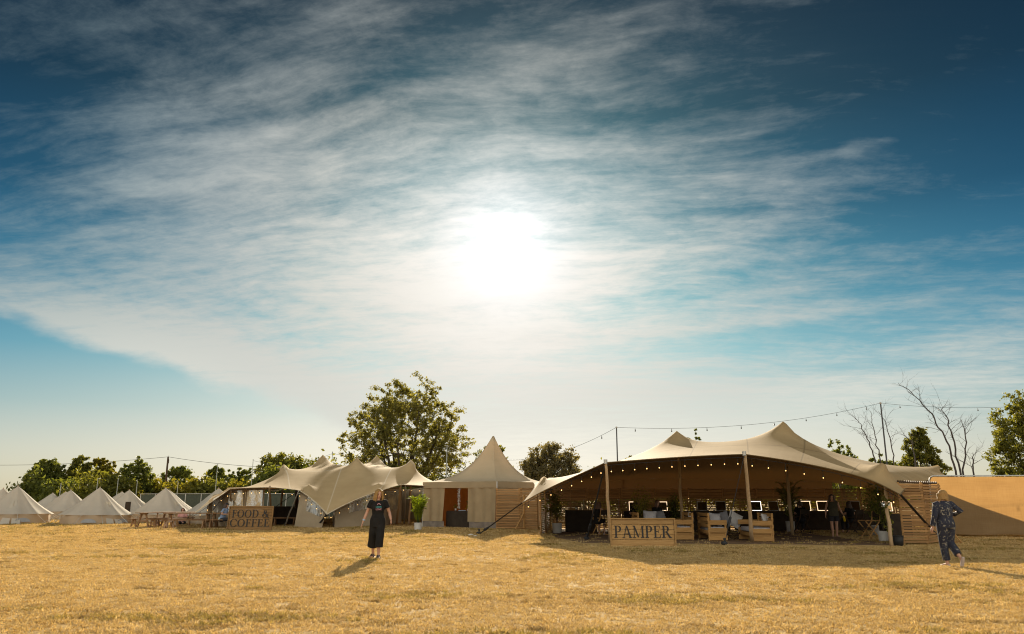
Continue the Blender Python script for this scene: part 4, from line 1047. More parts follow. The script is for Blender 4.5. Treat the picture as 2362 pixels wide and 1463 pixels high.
# table in the pagoda doorway
d_ = (PN-PLc).normalized(); ang = math.atan2(d_.y, d_.x); cpt = PLc.lerp(PN, .465)+Vector((-d_.y, d_.x, 0))*.75
cloth_table('black draped table in the doorway of the pagoda tent', cpt, 1.75, .7, .84, ang, BLACKCLOTH, BLACKCLOTH)
o = bevel(MB().box((0, 0, .015), (.34, .24, .03)).build('folded_leaflets', BLUEP, None), .004); o.location = cpt+d_*(-.15)+Vector((0, 0, .84)); o.rotation_euler = (0, 0, .3); tag(o, 'pale blue leaflets on the black table in the pagoda tent', 'leaflets')
o = bevel(MB().box((0, 0, .02), (.42, .26, .04)).build('wooden_tray', PINE, None), .004); o.location = cpt+d_*.52+Vector((0, 0, .84)); tag(o, 'pale wooden tray on the right end of the pagoda table', 'tray')
# folding camp chair by a bell tent
t = thing('camp_chair', 'black folding camp chair beside the door of a bell tent', 'chair', (at(296, 1190, 54).x, 54, 0), .4)
MB().box((0, 0, .42), (.5, .5, .04)).build('seat', BLACKCLOTH, t); MB().box((-.1, .24, .85), (.34, .04, .75)).build('backrest', BLACKCLOTH, t)
for x in (-.2, .2): MB().bar((x, -.22, 0), (x, .22, .42), .03, .03).build('leg', CABLE, t); MB().bar((x, .22, 0), (x, -.22, .42), .03, .03).build('leg', CABLE, t)

# ------------------------------------------------------------------ masts, wires, overhead lamps
def mast(label, px, py, Y, r, name='light_mast', cat='mast', group='festoon masts'):
    p = at(px, py, Y); t = thing(name, label, cat, (p.x, Y, 0), 0, group)
    MB().loft([(0, 0, 0), (0, 0, p.z*.5), (0, 0, p.z)], [r, r*.9, r*.75], 8).build('shaft', MASTD if 'dark mast' in label else MASTM, t)
    MB().ball((0, 0, p.z), r*1.3, 8, 6).build('finial', STEEL, t)
    return p
m1 = mast('tall dark mast behind the left peak of the beauty tent', 1422, 986, 43, .042); m2 = mast('tall dark mast behind the right slope of the beauty tent', 2031, 930, 48, .055)
m0 = mast('thin mast before the right part of the great tree', 1031, 1029, 56, .04)
for px, py, Y, lab in ((141, 1115, 66, 'thin pale mast above the small tents on the left'), (226, 1104, 66, 'thin pale mast behind the peak of the second bell tent'), (273, 1104, 66, 'thin pale mast before the sparse tree on the left'), (317, 1110, 66, 'thin pale mast left of the utility pole'),
                       (411, 1112, 64, 'thin pale mast right of the bell tent by the picnic tables'), (502, 1072, 62, 'thin pale mast before the paired trees, left of the food tent'), (584, 1061, 60, 'thin mast behind the left slope of the food tent'), (767, 1043, 58, 'thin mast showing just above the food tent roof')):
    mast(lab, px, py, Y, .032)
far = at(2480, 925, 47); mL = at(585, 1063, 60); mR = at(767, 1046, 58)
DARKB = flat('unlit_bulb', (.05, .045, .04), .3)
festoon(None, rope(m1, m2, .55, 24), along(rope(m1, m2, .55, 24), 8), 'overhead_festoon', 'overhead wire with unlit lamps between the two tall dark masts', 'festoon', 'overhead festoon wires', DARKB, .09, .035)
festoon(None, rope(m2, far, .35, 24), along(rope(m2, far, .35, 24), 5), 'overhead_festoon', 'overhead wire with unlit lamps running right from the taller mast', 'festoon', 'overhead festoon wires', DARKB, .09, .035)
festoon(None, rope(m1, m0, 1.35, 24), along(rope(m1, m0, 1.35, 24), 7), 'overhead_festoon', 'overhead wire with unlit lamps sagging behind the pagoda tent', 'festoon', 'overhead festoon wires', DARKB, .09, .035)
festoon(None, rope(m0, mR, .6, 16), along(rope(m0, mR, .6, 16), 4), 'overhead_festoon', 'overhead wire before the great tree', 'festoon', 'overhead festoon wires', DARKB, .09, .035)
festoon(None, rope(mR, mL, .5, 16), along(rope(mR, mL, .5, 16), 4), 'overhead_festoon', 'overhead wire above the left half of the food tent roof', 'festoon', 'overhead festoon wires', DARKB, .09, .035)
pu = at(388, 1054, 98); t = thing('utility_pole', 'dark timber utility pole carrying a wire above the bushes on the left', 'pole', (pu.x, 98, 0))
MB().loft([(0, 0, 0), (0, 0, pu.z*.5), (0, 0, pu.z)], [.16, .13, .11], 8).build('shaft', DARKW, t); MB().box((.0, .06, pu.z-.55), (.22, .12, .5)).build('bracket', DARKW, t); MB().ball((0, 0, pu.z+.02), (.07, .07, .12), 8, 6).build('insulator', STEEL, t)
for a, lab in ((at(-160, 1070, 98), 'utility wire running left from the dark timber pole'), (at(760, 1078, 98), 'utility wire running right from the dark timber pole')):
    o = MB().loft(rope(pu, a, .5, 20), .022, 5).build('utility_wire', CABLE); tag(o, lab, 'wire')
# ------------------------------------------------------------------ trees: trunk, limbs and a crown of separate leaves
LEAF_D = leafmat('leaf_dark', (0.070, 0.090, 0.022), (0.180, 0.203, 0.045), 0.5)
LEAF_M = leafmat('leaf_mid', (0.088, 0.100, 0.021), (0.206, 0.206, 0.045), 0.52)
LEAF_Y = leafmat('leaf_yellow', (0.105, 0.108, 0.017), (0.248, 0.220, 0.035), 0.52)
LEAF_P = leafmat('leaf_brownish', (0.106, 0.094, 0.043), (0.213, 0.181, 0.088), 0.5)
LEAF_G = leafmat('leaf_warm', (0.113, 0.117, 0.034), (0.256, 0.242, 0.076), 0.58)
PALM = leafmat('leaf_palm', (.10, .15, .012), (.30, .32, .03), .55, (1.3, 1.35, .4))
PALMD = leafmat('leaf_palm_dark', (.04, .06, .018), (.10, .13, .035), .4)
def leaf_cloud(name, centres, radii, per, size, mat, parent, seed, flat_=.8, long_=1.5, world=False, droop=0.0):
    rg = np.random.default_rng(seed); C = np.asarray(centres, float); Rr = np.asarray(radii, float)
    k = np.repeat(np.arange(len(C)), per); n = len(k)
    ax = C-np.array([0, 0, C[:, 2].mean()*.55]); ax /= np.linalg.norm(ax, axis=1)[:, None]+1e-6      # sprays reach outward
    d = rg.normal(size=(n, 3))*.50; d += ax[k]*(rg.normal(size=n)*.42)[:, None]
    sub = rg.integers(0, 5, n); off = rg.normal(size=(len(C), 5, 3))*.42; d = d*.72+off[k, sub]                # small twigs within a spray
    p = C[k] + d*Rr[k][:, None]*np.array([1, 1, flat_])
    a = rg.normal(size=(n, 3)); a[:, 2] -= droop; a /= np.linalg.norm(a, axis=1)[:, None]
    b = np.cross(a, rg.normal(size=(n, 3))); b /= np.linalg.norm(b, axis=1)[:, None]
    s = size*rg.uniform(.6, 1.35, n)[:, None]
    V = np.stack([p-a*s*long_*.5, p+b*s*.36-a*s*.05, p+a*s*long_*.5, p-b*s*.36-a*s*.05], 1).reshape(-1, 3)
    F = np.arange(n*4).reshape(-1, 4)
    return link(name, quads_mesh(name, V, F, mat), parent, world)
def tree(name, label, px0, px1, ytop, Y, leaves, size, mat, seed, ncl=60, base=.16, group=None, shape=1.0, trunk_r=.22, fork=.22, open_=.0, cat='tree', fork_spread=1.0, ybot=None, clr=.075):
    """crown spans the photo columns px0..px1 and reaches the row ytop, at distance Y"""
    rg = random.Random(seed); a, b = at(px0, 1150, Y).x, at(px1, 1150, Y).x
    W, H, X = (b-a), at((px0+px1)/2, ytop, Y).z, (a+b)/2
    t = thing(name, label, cat, (X, Y, 0), 0, group)
    zb = H*base; cz = (H+zb)/2; hz = (H-zb)/2; cl = []; rad = []
    tries = 0
    while len(cl) < ncl and tries < 20000:
        tries += 1
        d = Vector((rg.gauss(0, 1), rg.gauss(0, 1), rg.gauss(0, 1))).normalized(); r = rg.uniform(.12, 1)**(.42)
        s = 1+.20*mnoise.noise(d*1.7+Vector((seed, 0, 0)))+.12*mnoise.noise(d*4+Vector((0, seed, 0)))
        q = Vector((d.x*W/2*.94*r*s, d.y*W/2*.62*r*s, d.z*hz*.92*r*s))
        wz = (q.z/hz); q.x *= (1-.22*max(0, wz)*shape); q.y *= (1-.22*max(0, wz)*shape)
        if mnoise.noise(Vector((q.x, q.y, q.z))*(1.6/max(W*.28, 1e-3))+Vector((seed*3.1, 0, 0))) < -.40+open_-(.3 if group else 0): continue
        cl.append((q.x, q.y, cz+q.z)); rad.append(W*clr*rg.uniform(.55, 1.15)*(.75+.25*(1-r)))
    # trunk and limbs
    m = MB(); zf = H*fork; lean = rg.uniform(-.03, .03)*H
    tr = trunk_r*H/10
    m.loft([(0, 0, -.1), (lean*.2, 0, zf*.3), (lean*.6, 0, zf)], [tr*1.35, tr*1.05, tr*.95], 9)
    nl = 11; limbs = []
    for k in range(nl):
        an = 2*math.pi*(k+rg.random()*.6)/nl; rr = W*.20*rg.uniform(.35, 1.1)*fork_spread; ze = H*rg.uniform(.50, .84)*(1-.16*(rr/(W*.22*fork_spread))**2)
        pts = [Vector((lean*.6, 0, zf*rg.uniform(.75, 1.0)))]
        e = Vector((rr*math.cos(an), rr*math.sin(an), ze)); ctl = pts[0].lerp(e, .45)+Vector((e.x*.25, e.y*.25, -.05*H))
        for q in range(1, 8):
            u = q/7; p = pts[0]*(1-u)**2+ctl*(2*u*(1-u))+e*u*u; pts.append(p+Vector((rg.gauss(0, .02), rg.gauss(0, .02), 0))*W*.12)
        m.loft(pts, [tr*.62*(1-.115*q) for q in range(8)], 7); limbs.append(pts)
    nodes = [(p, 0) for L in limbs for p in L[2:]]                  # twigs fork from limbs, then from one another
    P_ = np.array([p[:] for p, _ in nodes]); lev = [0]*len(nodes)
    for c in sorted((Vector(q) for q in cl), key=lambda q: (q-Vector((0, 0, H*.45))).length):
        dd = np.linalg.norm(P_-np.array(c[:]), axis=1)+np.maximum(0, P_[:, 2]-c.z)*1.2; i = int(dd.argmin()); best = Vector(P_[i])
        mid = best.lerp(c, .5)+Vector((rg.gauss(0, .12), rg.gauss(0, .12), rg.gauss(-.05, .1)))*min(1, (c-best).length)*.5
        r0 = tr*.17*.72**lev[i]; m.loft([best, mid, c], [r0, r0*.75, r0*.5], 5, cap=False)
        P_ = np.vstack([P_, np.array(c[:])]); lev.append(min(5, lev[i]+1))
    m.build('trunk', BARK, t, False, True)
    leaf_cloud('crown', cl, rad, max(1, leaves//max(1, len(cl))), size, mat, t, seed)
    return t
def bush(name, label, px0, px1, ytop, Y, leaves, size, mat, seed, group=None, cat='bush', lump=26, ybase=0.0):
    rg = random.Random(seed); a, b = at(px0, 1150, Y).x, at(px1, 1150, Y).x; W, H, X = b-a, at((px0+px1)/2, ytop, Y).z, (a+b)/2
    t = thing(name, label, cat, (X, Y, 0), 0, group); cl = []; rad = []
    for k in range(lump):
        u = rg.uniform(-1, 1); top = H*(1-.30*abs(u)**2.2)*(1+.12*mnoise.noise(Vector((u*2.2, seed, 0))))
        cl.append((u*W*.46, rg.uniform(-.5, .5)*min(W*.5, 4), top*rg.uniform(.12, .86)**.7)); rad.append(min(H*.30, W*.28)*rg.uniform(.6, 1.1))
    m = MB()
    for k in range(9):
        e = Vector(rg.choice(cl)); m.loft([(e.x*.3, e.y*.3, 0), (e.x*.7, e.y*.7, e.z*.6), tuple(e)], [H*.012, H*.009, H*.004], 5, cap=False)
    m.build('stems', BARK, t, False, True); leaf_cloud('foliage', cl, rad, leaves//lump, size, mat, t, seed); return t
TG = 'trees behind the camping field'
tree('tree', 'great spreading tree with visible limbs towering behind the food tent', 772, 1092, 866, 74, 54000, .145, LEAF_G, 11, 1250, .06, None, .55, .30, .14, .02, fork_spread=1.7, clr=.032)
tree('tree', 'dark dense tree at the left end of the tree line above the bell tents', 49, 153, 1058, 92, 18810, 0.214, LEAF_D, 12, 273, .05, TG, .15)
tree('tree', 'tall green round tree behind the second bell tent, left of a twin crown', 137, 215, 1046, 95, 14630, 0.214, LEAF_M, 13, 208, .08, TG, .15)
tree('tree', 'bright topped green tree, right hand crown of the pair behind the bell tents', 193, 267, 1048, 96, 13585, 0.214, LEAF_Y, 14, 199, .08, TG, .15)
tree('tree', 'sparse open tree left of the utility pole with sky showing through', 263, 351, 1052, 84, 8778, 0.189, LEAF_D, 15, 273, .06, TG, .15, open_=.12)
tree('tree', 'small dark tree directly behind the utility pole', 361, 451, 1071, 100, 8778, 0.214, LEAF_D, 16, 182, .15, TG, .15)
tree('tree', 'left one of two dark trees behind the thin mast by the food tent', 463, 535, 1070, 96, 8778, 0.201, LEAF_D, 17, 182, .12, TG, .15)
tree('tree', 'right one of two dark trees left of the food tent', 523, 583, 1073, 98, 7942, 0.201, LEAF_D, 18, 163, .12, TG, .15)
tree('tree', 'broad bushy tree rising over the left slope of the food tent', 579, 731, 1039, 78, 18810, 0.176, LEAF_M, 19, 364, .06, TG, .15)
tree('tree', 'small leafy tree showing either side of the pagoda peak', 1079, 1189, 1021, 66, 7524, 0.163, LEAF_M, 20, 228, .12, None, .8, open_=.05)
tree('tree', 'round brownish green tree between the pagoda and the beauty tent', 1187, 1353, 1017, 62, 22990, 0.126, LEAF_P, 21, 410, .08, None, .5)
tree('tree', 'small tree tip above the beauty tent beside the left dark mast', 1417, 1479, 1043, 60, 3762, 0.139, LEAF_M, 22, 108, .1, None, .6)
tree('tree', 'tree tip showing over the roof between the two peaks of the beauty tent', 1579, 1637, 992, 62, 3344, 0.139, LEAF_D, 23, 108, .2, None, .6)
tree('tree', 'bush like tree over the right slope of the beauty tent', 1897, 1993, 1015, 54, 7524, 0.126, LEAF_D, 24, 182, .1, None, .5)
tree('tree', 'low leafy tree behind the taller dark mast', 1982, 2087, 1041, 54, 8778, 0.126, LEAF_D, 25, 199, .1, None, .5)
tree('tree', 'upright green tree left of the bare dead tree, pointed at the top', 2075, 2195, 973, 56, 17765, 0.120, LEAF_M, 26, 319, .06, None, 3.3)
tree('tree', 'tall leafy tree cut by the right edge of the picture', 2300, 2500, 897, 46, 27170, 0.120, LEAF_M, 27, 501, .06, None, .5, open_=.04)
BG = 'bushes along the far edge of the field'
for k, (x0, x1, yt, Y, n, mt, lab) in enumerate((
    (40, 118, 1100, 88, 2600, LEAF_D, 'dark bush under the leftmost tree of the tree line'), (110, 185, 1098, 86, 3000, LEAF_D, 'dark bush behind the small row of white bell tents'),
    (168, 272, 1094, 80, 4200, LEAF_M, 'green bush directly behind the second bell tent of the near row'), (256, 330, 1122, 82, 2600, LEAF_Y, 'low yellowish bush behind the bell tent with the camp chair'),
    (318, 404, 1106, 86, 4200, LEAF_Y, 'yellow green bush at the foot of the utility pole'), (392, 470, 1102, 84, 4200, LEAF_Y, 'yellow green bush right of the utility pole'),
    (448, 520, 1106, 84, 3600, LEAF_M, 'green bush behind the white posted fence panels'), (500, 590, 1116, 84, 3600, LEAF_Y, 'yellowish bush left of the food tent roof'),
    (570, 640, 1100, 76, 2600, LEAF_M, 'green bush behind the left slope of the food tent'), (690, 800, 1070, 76, 2400, LEAF_M, 'leafy bush low on the left of the great tree'),
    (1000, 1110, 1080, 68, 3400, LEAF_M, 'leafy bush low on the right of the great tree'), (1320, 1440, 1096, 62, 2400, LEAF_M, 'low bush over the left wing of the beauty tent'), (2190, 2240, 1094, 50, 900, LEAF_M, 'low bush behind the top rail of the mesh fence'), (2300, 2400, 1090, 44, 1800, LEAF_M, 'low bush at the foot of the right edge tree'))):
    bush('bush', lab, x0, x1, yt, Y, n, .28 if Y > 70 else .2, mt, 40+k, BG)
for k, (x0, x1, Y, lab) in enumerate(((1290, 1500, 68, 'bush seen only through the slats at the left of the beauty tent'), (1480, 1720, 68, 'bush seen only through the slats behind the pallet sofas'), (1700, 1940, 68, 'bush seen only through the slats behind the centre pole'), (1920, 2130, 66, 'bush seen only through the slats behind the standing woman'),
                                      (585, 680, 72, 'dark bush seen through the opening right of the FOOD & COFFEE sign'), (660, 760, 70, 'dark bush seen deep through the food tent opening'), (760, 1000, 70, 'dark bush behind the food tent, seen past the steel poles'))):
    bush('bush', lab, x0, x1, 1085, Y, 4200, .3, LEAF_Y if k < 4 else LEAF_D, 70+k, BG)

# ------------------------------------------------------------------ bare dead trees
def dead_tree(label, stems, Y, seed, r0=.09):
    rg = random.Random(seed); x0 = at(stems[0][0][0], 1100, Y).x; t = thing('dead_tree', label, 'tree', (x0, Y, 0), 0, 'bare dead trees')
    for st in stems:
        pts = [at(px, py, Y) for px, py in st]; pts = [Vector((pts[0].x+(pts[0].x-pts[1].x)*.3, Y, 0))]+pts
        fine = []
        for a, b in zip(pts, pts[1:]):
            for k in range(4): fine.append(a.lerp(b, k/4)+Vector((rg.gauss(0, .02), rg.gauss(0, .05), rg.gauss(0, .02))))
        fine.append(pts[-1]); n = len(fine); m = MB(); m.loft(fine, [r0*(1-.88*k/n) for k in range(n)], 7)
        def twig(p, d, L, r, lev):
            q = [p]; dd = d.copy()
            for k in range(4): dd = (dd+Vector((rg.gauss(0, .18), rg.gauss(0, .2), rg.gauss(.04, .14)))).normalized(); q.append(q[-1]+dd*L/4)
            m.loft(q, [r, r*.8, r*.6, r*.45, r*.2], 4, cap=False)
            if lev:
                for k in (1, 2, 3): twig(q[k], (dd+Vector((rg.gauss(0, .8), rg.gauss(0, .6), rg.gauss(.1, .5)))).normalized(), L*.55, r*.55, lev-1)
        for k in range(int(n*.35), n-1):
            if rg.random() < .9:
                d = (fine[k+1]-fine[k]).normalized(); s = Vector((rg.choice((-1, 1))*rg.uniform(.5, 1), rg.gauss(0, .5), rg.uniform(0, .6)))
                twig(fine[k], (d*.6+s).normalized(), rg.uniform(.6, 1.7), r0*.34*(1-.7*k/n), 1)
        m.build('limb', DEADBARK, t, True, True)
    return t
dead_tree('tallest bare dead tree with a long branch leaning left over the festoon wire', [[(2205, 1085), (2190, 1030), (2165, 985), (2150, 955), (2120, 925), (2095, 900), (2072, 884)], [(2214, 1085), (2200, 1020), (2188, 985), (2185, 960), (2172, 945), (2180, 935)], [(2222, 1085), (2228, 1020), (2224, 985), (2215, 966)], [(2246, 1085), (2245, 1060), (2244, 1044)]], 53, 5, .075)
dead_tree('bare dead stems left of the taller dark mast', [[(2018, 1060), (2005, 1020), (1990, 990), (1978, 970), (1970, 962)], [(2030, 1062), (2020, 1015), (2012, 975), (2008, 948)]], 53, 6, .055)
dead_tree('bare dead stems between the taller dark mast and the upright green tree', [[(2062, 1060), (2055, 1020), (2045, 985), (2036, 965), (2026, 948)], [(2108, 1050), (2103, 1020), (2090, 1007), (2078, 1003)]], 53, 7, .05)

# ------------------------------------------------------------------ plants in pots
def pot(t, r, h, mat=WHITEP, taper=.86):
    m = MB().loft([(0, 0, 0), (0, 0, h*.5), (0, 0, h)], [r*taper, r*(1+taper)/2, r], 18, cap=False).loft([(0, 0, h), (0, 0, h-.03)], [r, r*.9], 18, cap=False); m.add([(r*taper*math.cos(k*.5236), r*taper*math.sin(k*.5236), .004) for k in range(12)], [tuple(range(12))])
    m.build('pot', mat, t, False, True); MB().loft([(0, 0, h-.06), (0, 0, h-.03)], r*.92, 14).build('soil', DARKW, t)
def palm(label, X, Y, H, spread, mat, seed, nfr=11, r=.19, ph=.36, group=None):
    rg = random.Random(seed); t = thing('potted_palm', label, 'plant', (X, Y, 0), 0, group); pot(t, r, ph); V = []; F = []; m = MB()
    for k in range(nfr):
        a = rg.uniform(0, 6.283); L = spread*rg.uniform(.7, 1.1); top = H*rg.uniform(.55, 1.0); pts = []
        for q in range(10):
            u = q/9; rr = L*(u**1.7); z = ph+(top-ph)*(1-(1-u)**1.9)*1.0-.35*L*max(0, u-.7)**1.2*2; pts.append(Vector((rr*math.cos(a)+.05*math.cos(k*2.4), rr*math.sin(a)+.05*math.sin(k*2.4), z)))
        m.loft(pts, [.013-.0011*q for q in range(10)], 5)
        side = Vector((-math.sin(a), math.cos(a), 0))
        for q in range(3, 40):
            u = q/40; i = min(8, int(u*9)); p = pts[i].lerp(pts[i+1], u*9-i); d = (pts[i+1]-pts[i]).normalized(); ll = .30*H/1.7*math.sin(math.pi*min(1, .15+u*.85))**.6
            for s in (1, -1):
                dr = (side*s*.8+d*.75+Vector((0, 0, rg.uniform(-.35, .1)))).normalized()*ll; w = d*.017; b = len(V); V += [p-w, p+dr*.55-w*.7, p+dr, p+dr*.5+w*1.2]; F.append((b, b+1, b+2, b+3))
    m.build('stems', PALMD, t, False, True); link('fronds', quads_mesh('fronds', [tuple(v) for v in V], F, mat), t); return t
def leafy(label, X, Y, H, W, mat, seed, r=.2, ph=.42, leaves=900, size=.05, name='potted_shrub', group=None):
    rg = random.Random(seed); t = thing(name, label, 'plant', (X, Y, 0), 0, group); pot(t, r, ph); m = MB(); cl = []; rd = []
    for k in range(12):
        a = rg.uniform(0, 6.28); e = Vector((W*.38*math.cos(a)*rg.random(), W*.38*math.sin(a)*rg.random(), ph+(H-ph)*rg.uniform(.35, .92))); m.loft([(0, 0, ph-.05), (e.x*.5, e.y*.5, (ph+e.z)/2), tuple(e)], [.009, .007, .003], 5, cap=False); cl.append(tuple(e)); rd.append(W*.26)
        cl.append((e.x*.7, e.y*.7, ph+(e.z-ph)*.55)); rd.append(W*.22)
    m.build('stems', BARK, t, False, True); leaf_cloud('foliage', cl, rd, leaves//len(cl), size, mat, t, seed, 1.1); return t
palm('sunlit yellow green palm in a white pot at the left corner of the pagoda', at(964, 1218, 37.7).x, 37.7, 1.72, .55, PALM, 1, 16)
palm('shaded green palm in a white pot before the right curtain of the pagoda', gnd(1089, 1218).x, gnd(1089, 1217).y, 1.62, .50, PALMD, 2, 10)
leafy('leafy shrub in a square white pot at the left end of the beauty tent', gnd(1285, 1230).x, gnd(1285, 1230).y, 1.75, .85, LEAF_M, 3, .22, .42, 1100, .06)
palm('dark palm in a white pot beside the second inner pole', Xp(1824, 35.8), 35.8, 2.4, .8, LEAF_D, 4, 9, .20, .48)
leafy('tall dark shrub in a white bucket behind the right front pole', gnd(2040, 1250).x, gnd(2040, 1250).y, 1.9, .55, LEAF_D, 5, .19, .36, 900, .055)
leafy('fine leaved shrub rising behind the left part of the PAMPER sign', Xp(1480, 31.2), 31.2, 1.85, .8, LEAF_Y, 6, .2, .4, 1000, .05)
leafy('dark shrub between the first inner pole and the unlit grey mirror', Xp(1560, 34.2), 34.2, 1.7, .8, LEAF_D, 7, .2, .4, 900, .06)
leafy('dark leafy shrub behind the empty folding chair', Xp(2022, 33.0), 33.0, 1.9, 1.0, LEAF_D, 8, .2, .4, 1200, .06)
for k, (u, lab) in enumerate(((-.55, 'small green plant in a glass on the left of the pagoda table'), (.22, 'small yellow green plant in a glass on the right of the pagoda table'))):
    p = cpt+d_*u+Vector((0, 0, .84)); t = thing('small_plant', lab, 'plant', p); MB().loft([(0, 0, 0), (0, 0, .11)], [.045, .055], 10).build('glass_pot', WHITEP, t, False, True); leaf_cloud('foliage', [(0, 0, .2)], [.12], 70, .05, PALM if k else LEAF_Y, t, 90+k)
# white flowered garlands wound round two poles
def garland(label, base, top, seed, n=90):
    rg = random.Random(seed); V = []; F = []; base, top = Vector(base), Vector(top); pts = []
    for k in range(40):
        u = k/39; a = u*22; pts.append(base.lerp(top, u)+Vector((.075*math.cos(a), .075*math.sin(a), 0)))
    o = MB().loft(pts, .008, 5).build('garland', PALMD); tag(o, label, 'garland', 'flower garlands on the tent poles'); o2 = []
    for mat, nm, cnt, s in ((LEAF_M, 'leaves', n, .06), (WHITEP, 'flowers', n//7, .035)):
        V = []; F = []
        for _ in range(cnt):
            p = rg.choice(pts)+Vector((rg.gauss(0, .03), rg.gauss(0, .03), rg.gauss(0, .03))); a = Vector((rg.gauss(0, 1), rg.gauss(0, 1), rg.gauss(0, 1))).normalized()*s; b_ = a.cross(Vector((rg.gauss(0, 1), rg.gauss(0, 1), rg.gauss(0, 1)))).normalized()*s*.6; b = len(V); V += [p-a, p+b_, p+a, p-b_]; F.append((b, b+1, b+2, b+3))
        link(nm, quads_mesh(nm, [tuple(v) for v in V], F, mat), o)
garland('white flowered garland wound round the right front pole', gnd(2056, 1257)+Vector((0, 0, .4)), at(2044, 1145, 25.3), 1)
garland('flowered garland wound round the slim pole at the left of the beauty tent', gnd(1261, 1230)+Vector((0, 0, .35)), at(1259, 1150, 32.0), 2, 30)
# ------------------------------------------------------------------ people
SKIN = vary('skin', (.42, .235, .155), (.50, .29, .20), 9, .55, spec=.35)
HAIRB = vary('hair_blond', (.22, .125, .04), (.38, .24, .095), 10, .7, (9, 9, 1.2), .6, spec=.2)
HAIRD = vary('hair_dark', (.035, .02, .012), (.075, .042, .026), 10, .5, (9, 9, 1.2), .5, spec=.5)
HAIRBR = vary('hair_brown', (.07, .035, .02), (.13, .065, .035), 10, .5, (9, 9, 1.2), .5, spec=.5)
BLACKW = vary('black_wear', (.006, .0055, .005), (.013, .012, .011), 7, .85, bump=.5)
OLIVE = vary('olive_wear', (.040, .036, .022), (.065, .058, .034), 7, .85, bump=.4)
DENIMD = vary('dark_shorts', (.016, .016, .020), (.028, .028, .034), 7, .85, bump=.4)
BLUEW = vary('blue_shirt', (.16, .22, .33), (.24, .31, .44), 7, .85, bump=.4)
APRON = vary('pale_blue_apron', (.28, .42, .48), (.38, .52, .58), 7, .85, bump=.3)
PINKW = vary('pink_wear', (.45, .22, .20), (.55, .30, .27), 7, .85)
SHOED = flat('dark_shoe', (.03, .028, .027), .5); SHOEW = flat('pale_shoe', (.45, .38, .34), .6); SHOET = flat('teal_shoe', (.02, .12, .11), .6)
EYEM = flat('eye', (.03, .02, .015), .25); LIPM = flat('lips', (.36, .13, .10), .5)
def printed():
    m, n, b = newmat('navy_print')
    co = E(n, n.node('ShaderNodeTexCoord').outputs['Object'])
    wv = n.vmath('ADD', co, n.vmath('SCALE', n.noise(co, 6, 3, .5, color=True), .10))
    a = n.noise(n.vmath('MULTIPLY', wv, (1, .6, .75)), 17, 2, .5, 1.6); v = n.voronoi(n.vmath('MULTIPLY', wv, (1.1, .5, .7)), 13, 'F1')
    f = n.smooth(a, .58, .635)*n.smooth(v, .18, .34)
    c = n.mix(f, (.012, .015, .030), (.20, .185, .15)); c = n.mix(n.smooth(a, .40, .30)*.5, c, (.035, .045, .07))
    n.put(b.inputs['Base Color'], c); b.inputs['Roughness'].default_value = .85
    bn = n.node('ShaderNodeBump'); bn.inputs['Strength'].default_value = .6; bn.inputs['Distance'].default_value = .03
    n.put(bn.inputs['Height'], n.noise(n.vmath('MULTIPLY', co, (1, 1, .4)), 9, 4, .6)); n.put(b.inputs['Normal'], E(n, bn.outputs[0])); return m
NAVYP = printed()
def fuse(name, mb, mat, parent, voxel=.011, smooth=6, keep=None):
    """weld overlapping tapered volumes into one continuous skin"""
    me = mb.mesh(name, mat); o = bpy.data.objects.new(name, me); COL.objects.link(o)
    r = o.modifiers.new('weld', 'REMESH'); r.mode = 'VOXEL'; r.voxel_size = voxel; r.use_smooth_shade = True
    s = o.modifiers.new('soft', 'SMOOTH'); s.factor = .5; s.iterations = smooth
    bpy.context.view_layer.update(); dg = bpy.context.evaluated_depsgraph_get()
    res = bpy.data.meshes.new_from_object(o.evaluated_get(dg)); bpy.data.objects.remove(o)
    res.name = name; res.materials.clear(); res.materials.append(mat); res.polygons.foreach_set('use_smooth', [True]*len(res.polygons))
    if keep is not None: keep.data = res; return keep
    return link(name, res, parent)
V3 = Vector
def hand(m, wrist, elbow, palm_n, curl=.5, s=1.0):
    """palm, four unequal bent fingers, a thumb off the side"""
    w, e = V3(wrist), V3(elbow); d = (w-e).normalized(); n_ = (V3(palm_n)-d*V3(palm_n).dot(d)).normalized(); x = d.cross(n_)
    k = w+d*.085*s
    m.loft([w-d*.02, w+d*.03*s, k], [(.028*s, .020*s), (.040*s, .017*s), (.043*s, .014*s)], 10, side=x)
    for i, (off, L) in enumerate(((-.032, .070), (-.011, .080), (.011, .075), (.031, .058))):
        a = k+x*off*s-d*.012; q = [a]; dd = d.copy()
        for j in range(3):
            dd = (dd+n_*curl*.55).normalized(); q.append(q[-1]+dd*L*s*(.44, .32, .24)[j])
        m.loft(q, [.0105*s, .0098*s, .009*s, .0075*s], 7)
    a = w+d*.022*s-x*.030*s; q = [a, a+(-x*.55+d*.75+n_*.25).normalized()*.036*s, a+(-x*.50+d*.95+n_*.45).normalized()*.068*s, a+(-x*.25+d*1.1+n_*.55).normalized()*.090*s]
    m.loft(q, [.014*s, .013*s, .011*s, .008*s], 7)
def foot(m, ankle, d, L=.23, r=.036, toe_z=None):
    a = V3(ankle); d = V3(d).normalized(); sd = d.cross(V3((0, 0, 1)))
    if sd.length < .1: sd = V3((1, 0, 0))
    up = sd.cross(d).normalized()
    m.loft([a-d*.055-up*.055, a-d*.01-up*.050, a+d*L*.40-up*.060, a+d*L*.66-up*.067, a+d*L*.80-up*.069], [(.026, .020), (.036, .034), (.040, .026), (.044, .018), (.026, .010)], 10, side=sd)
    m.loft([a, a-up*.045], [r, r*1.1], 9)
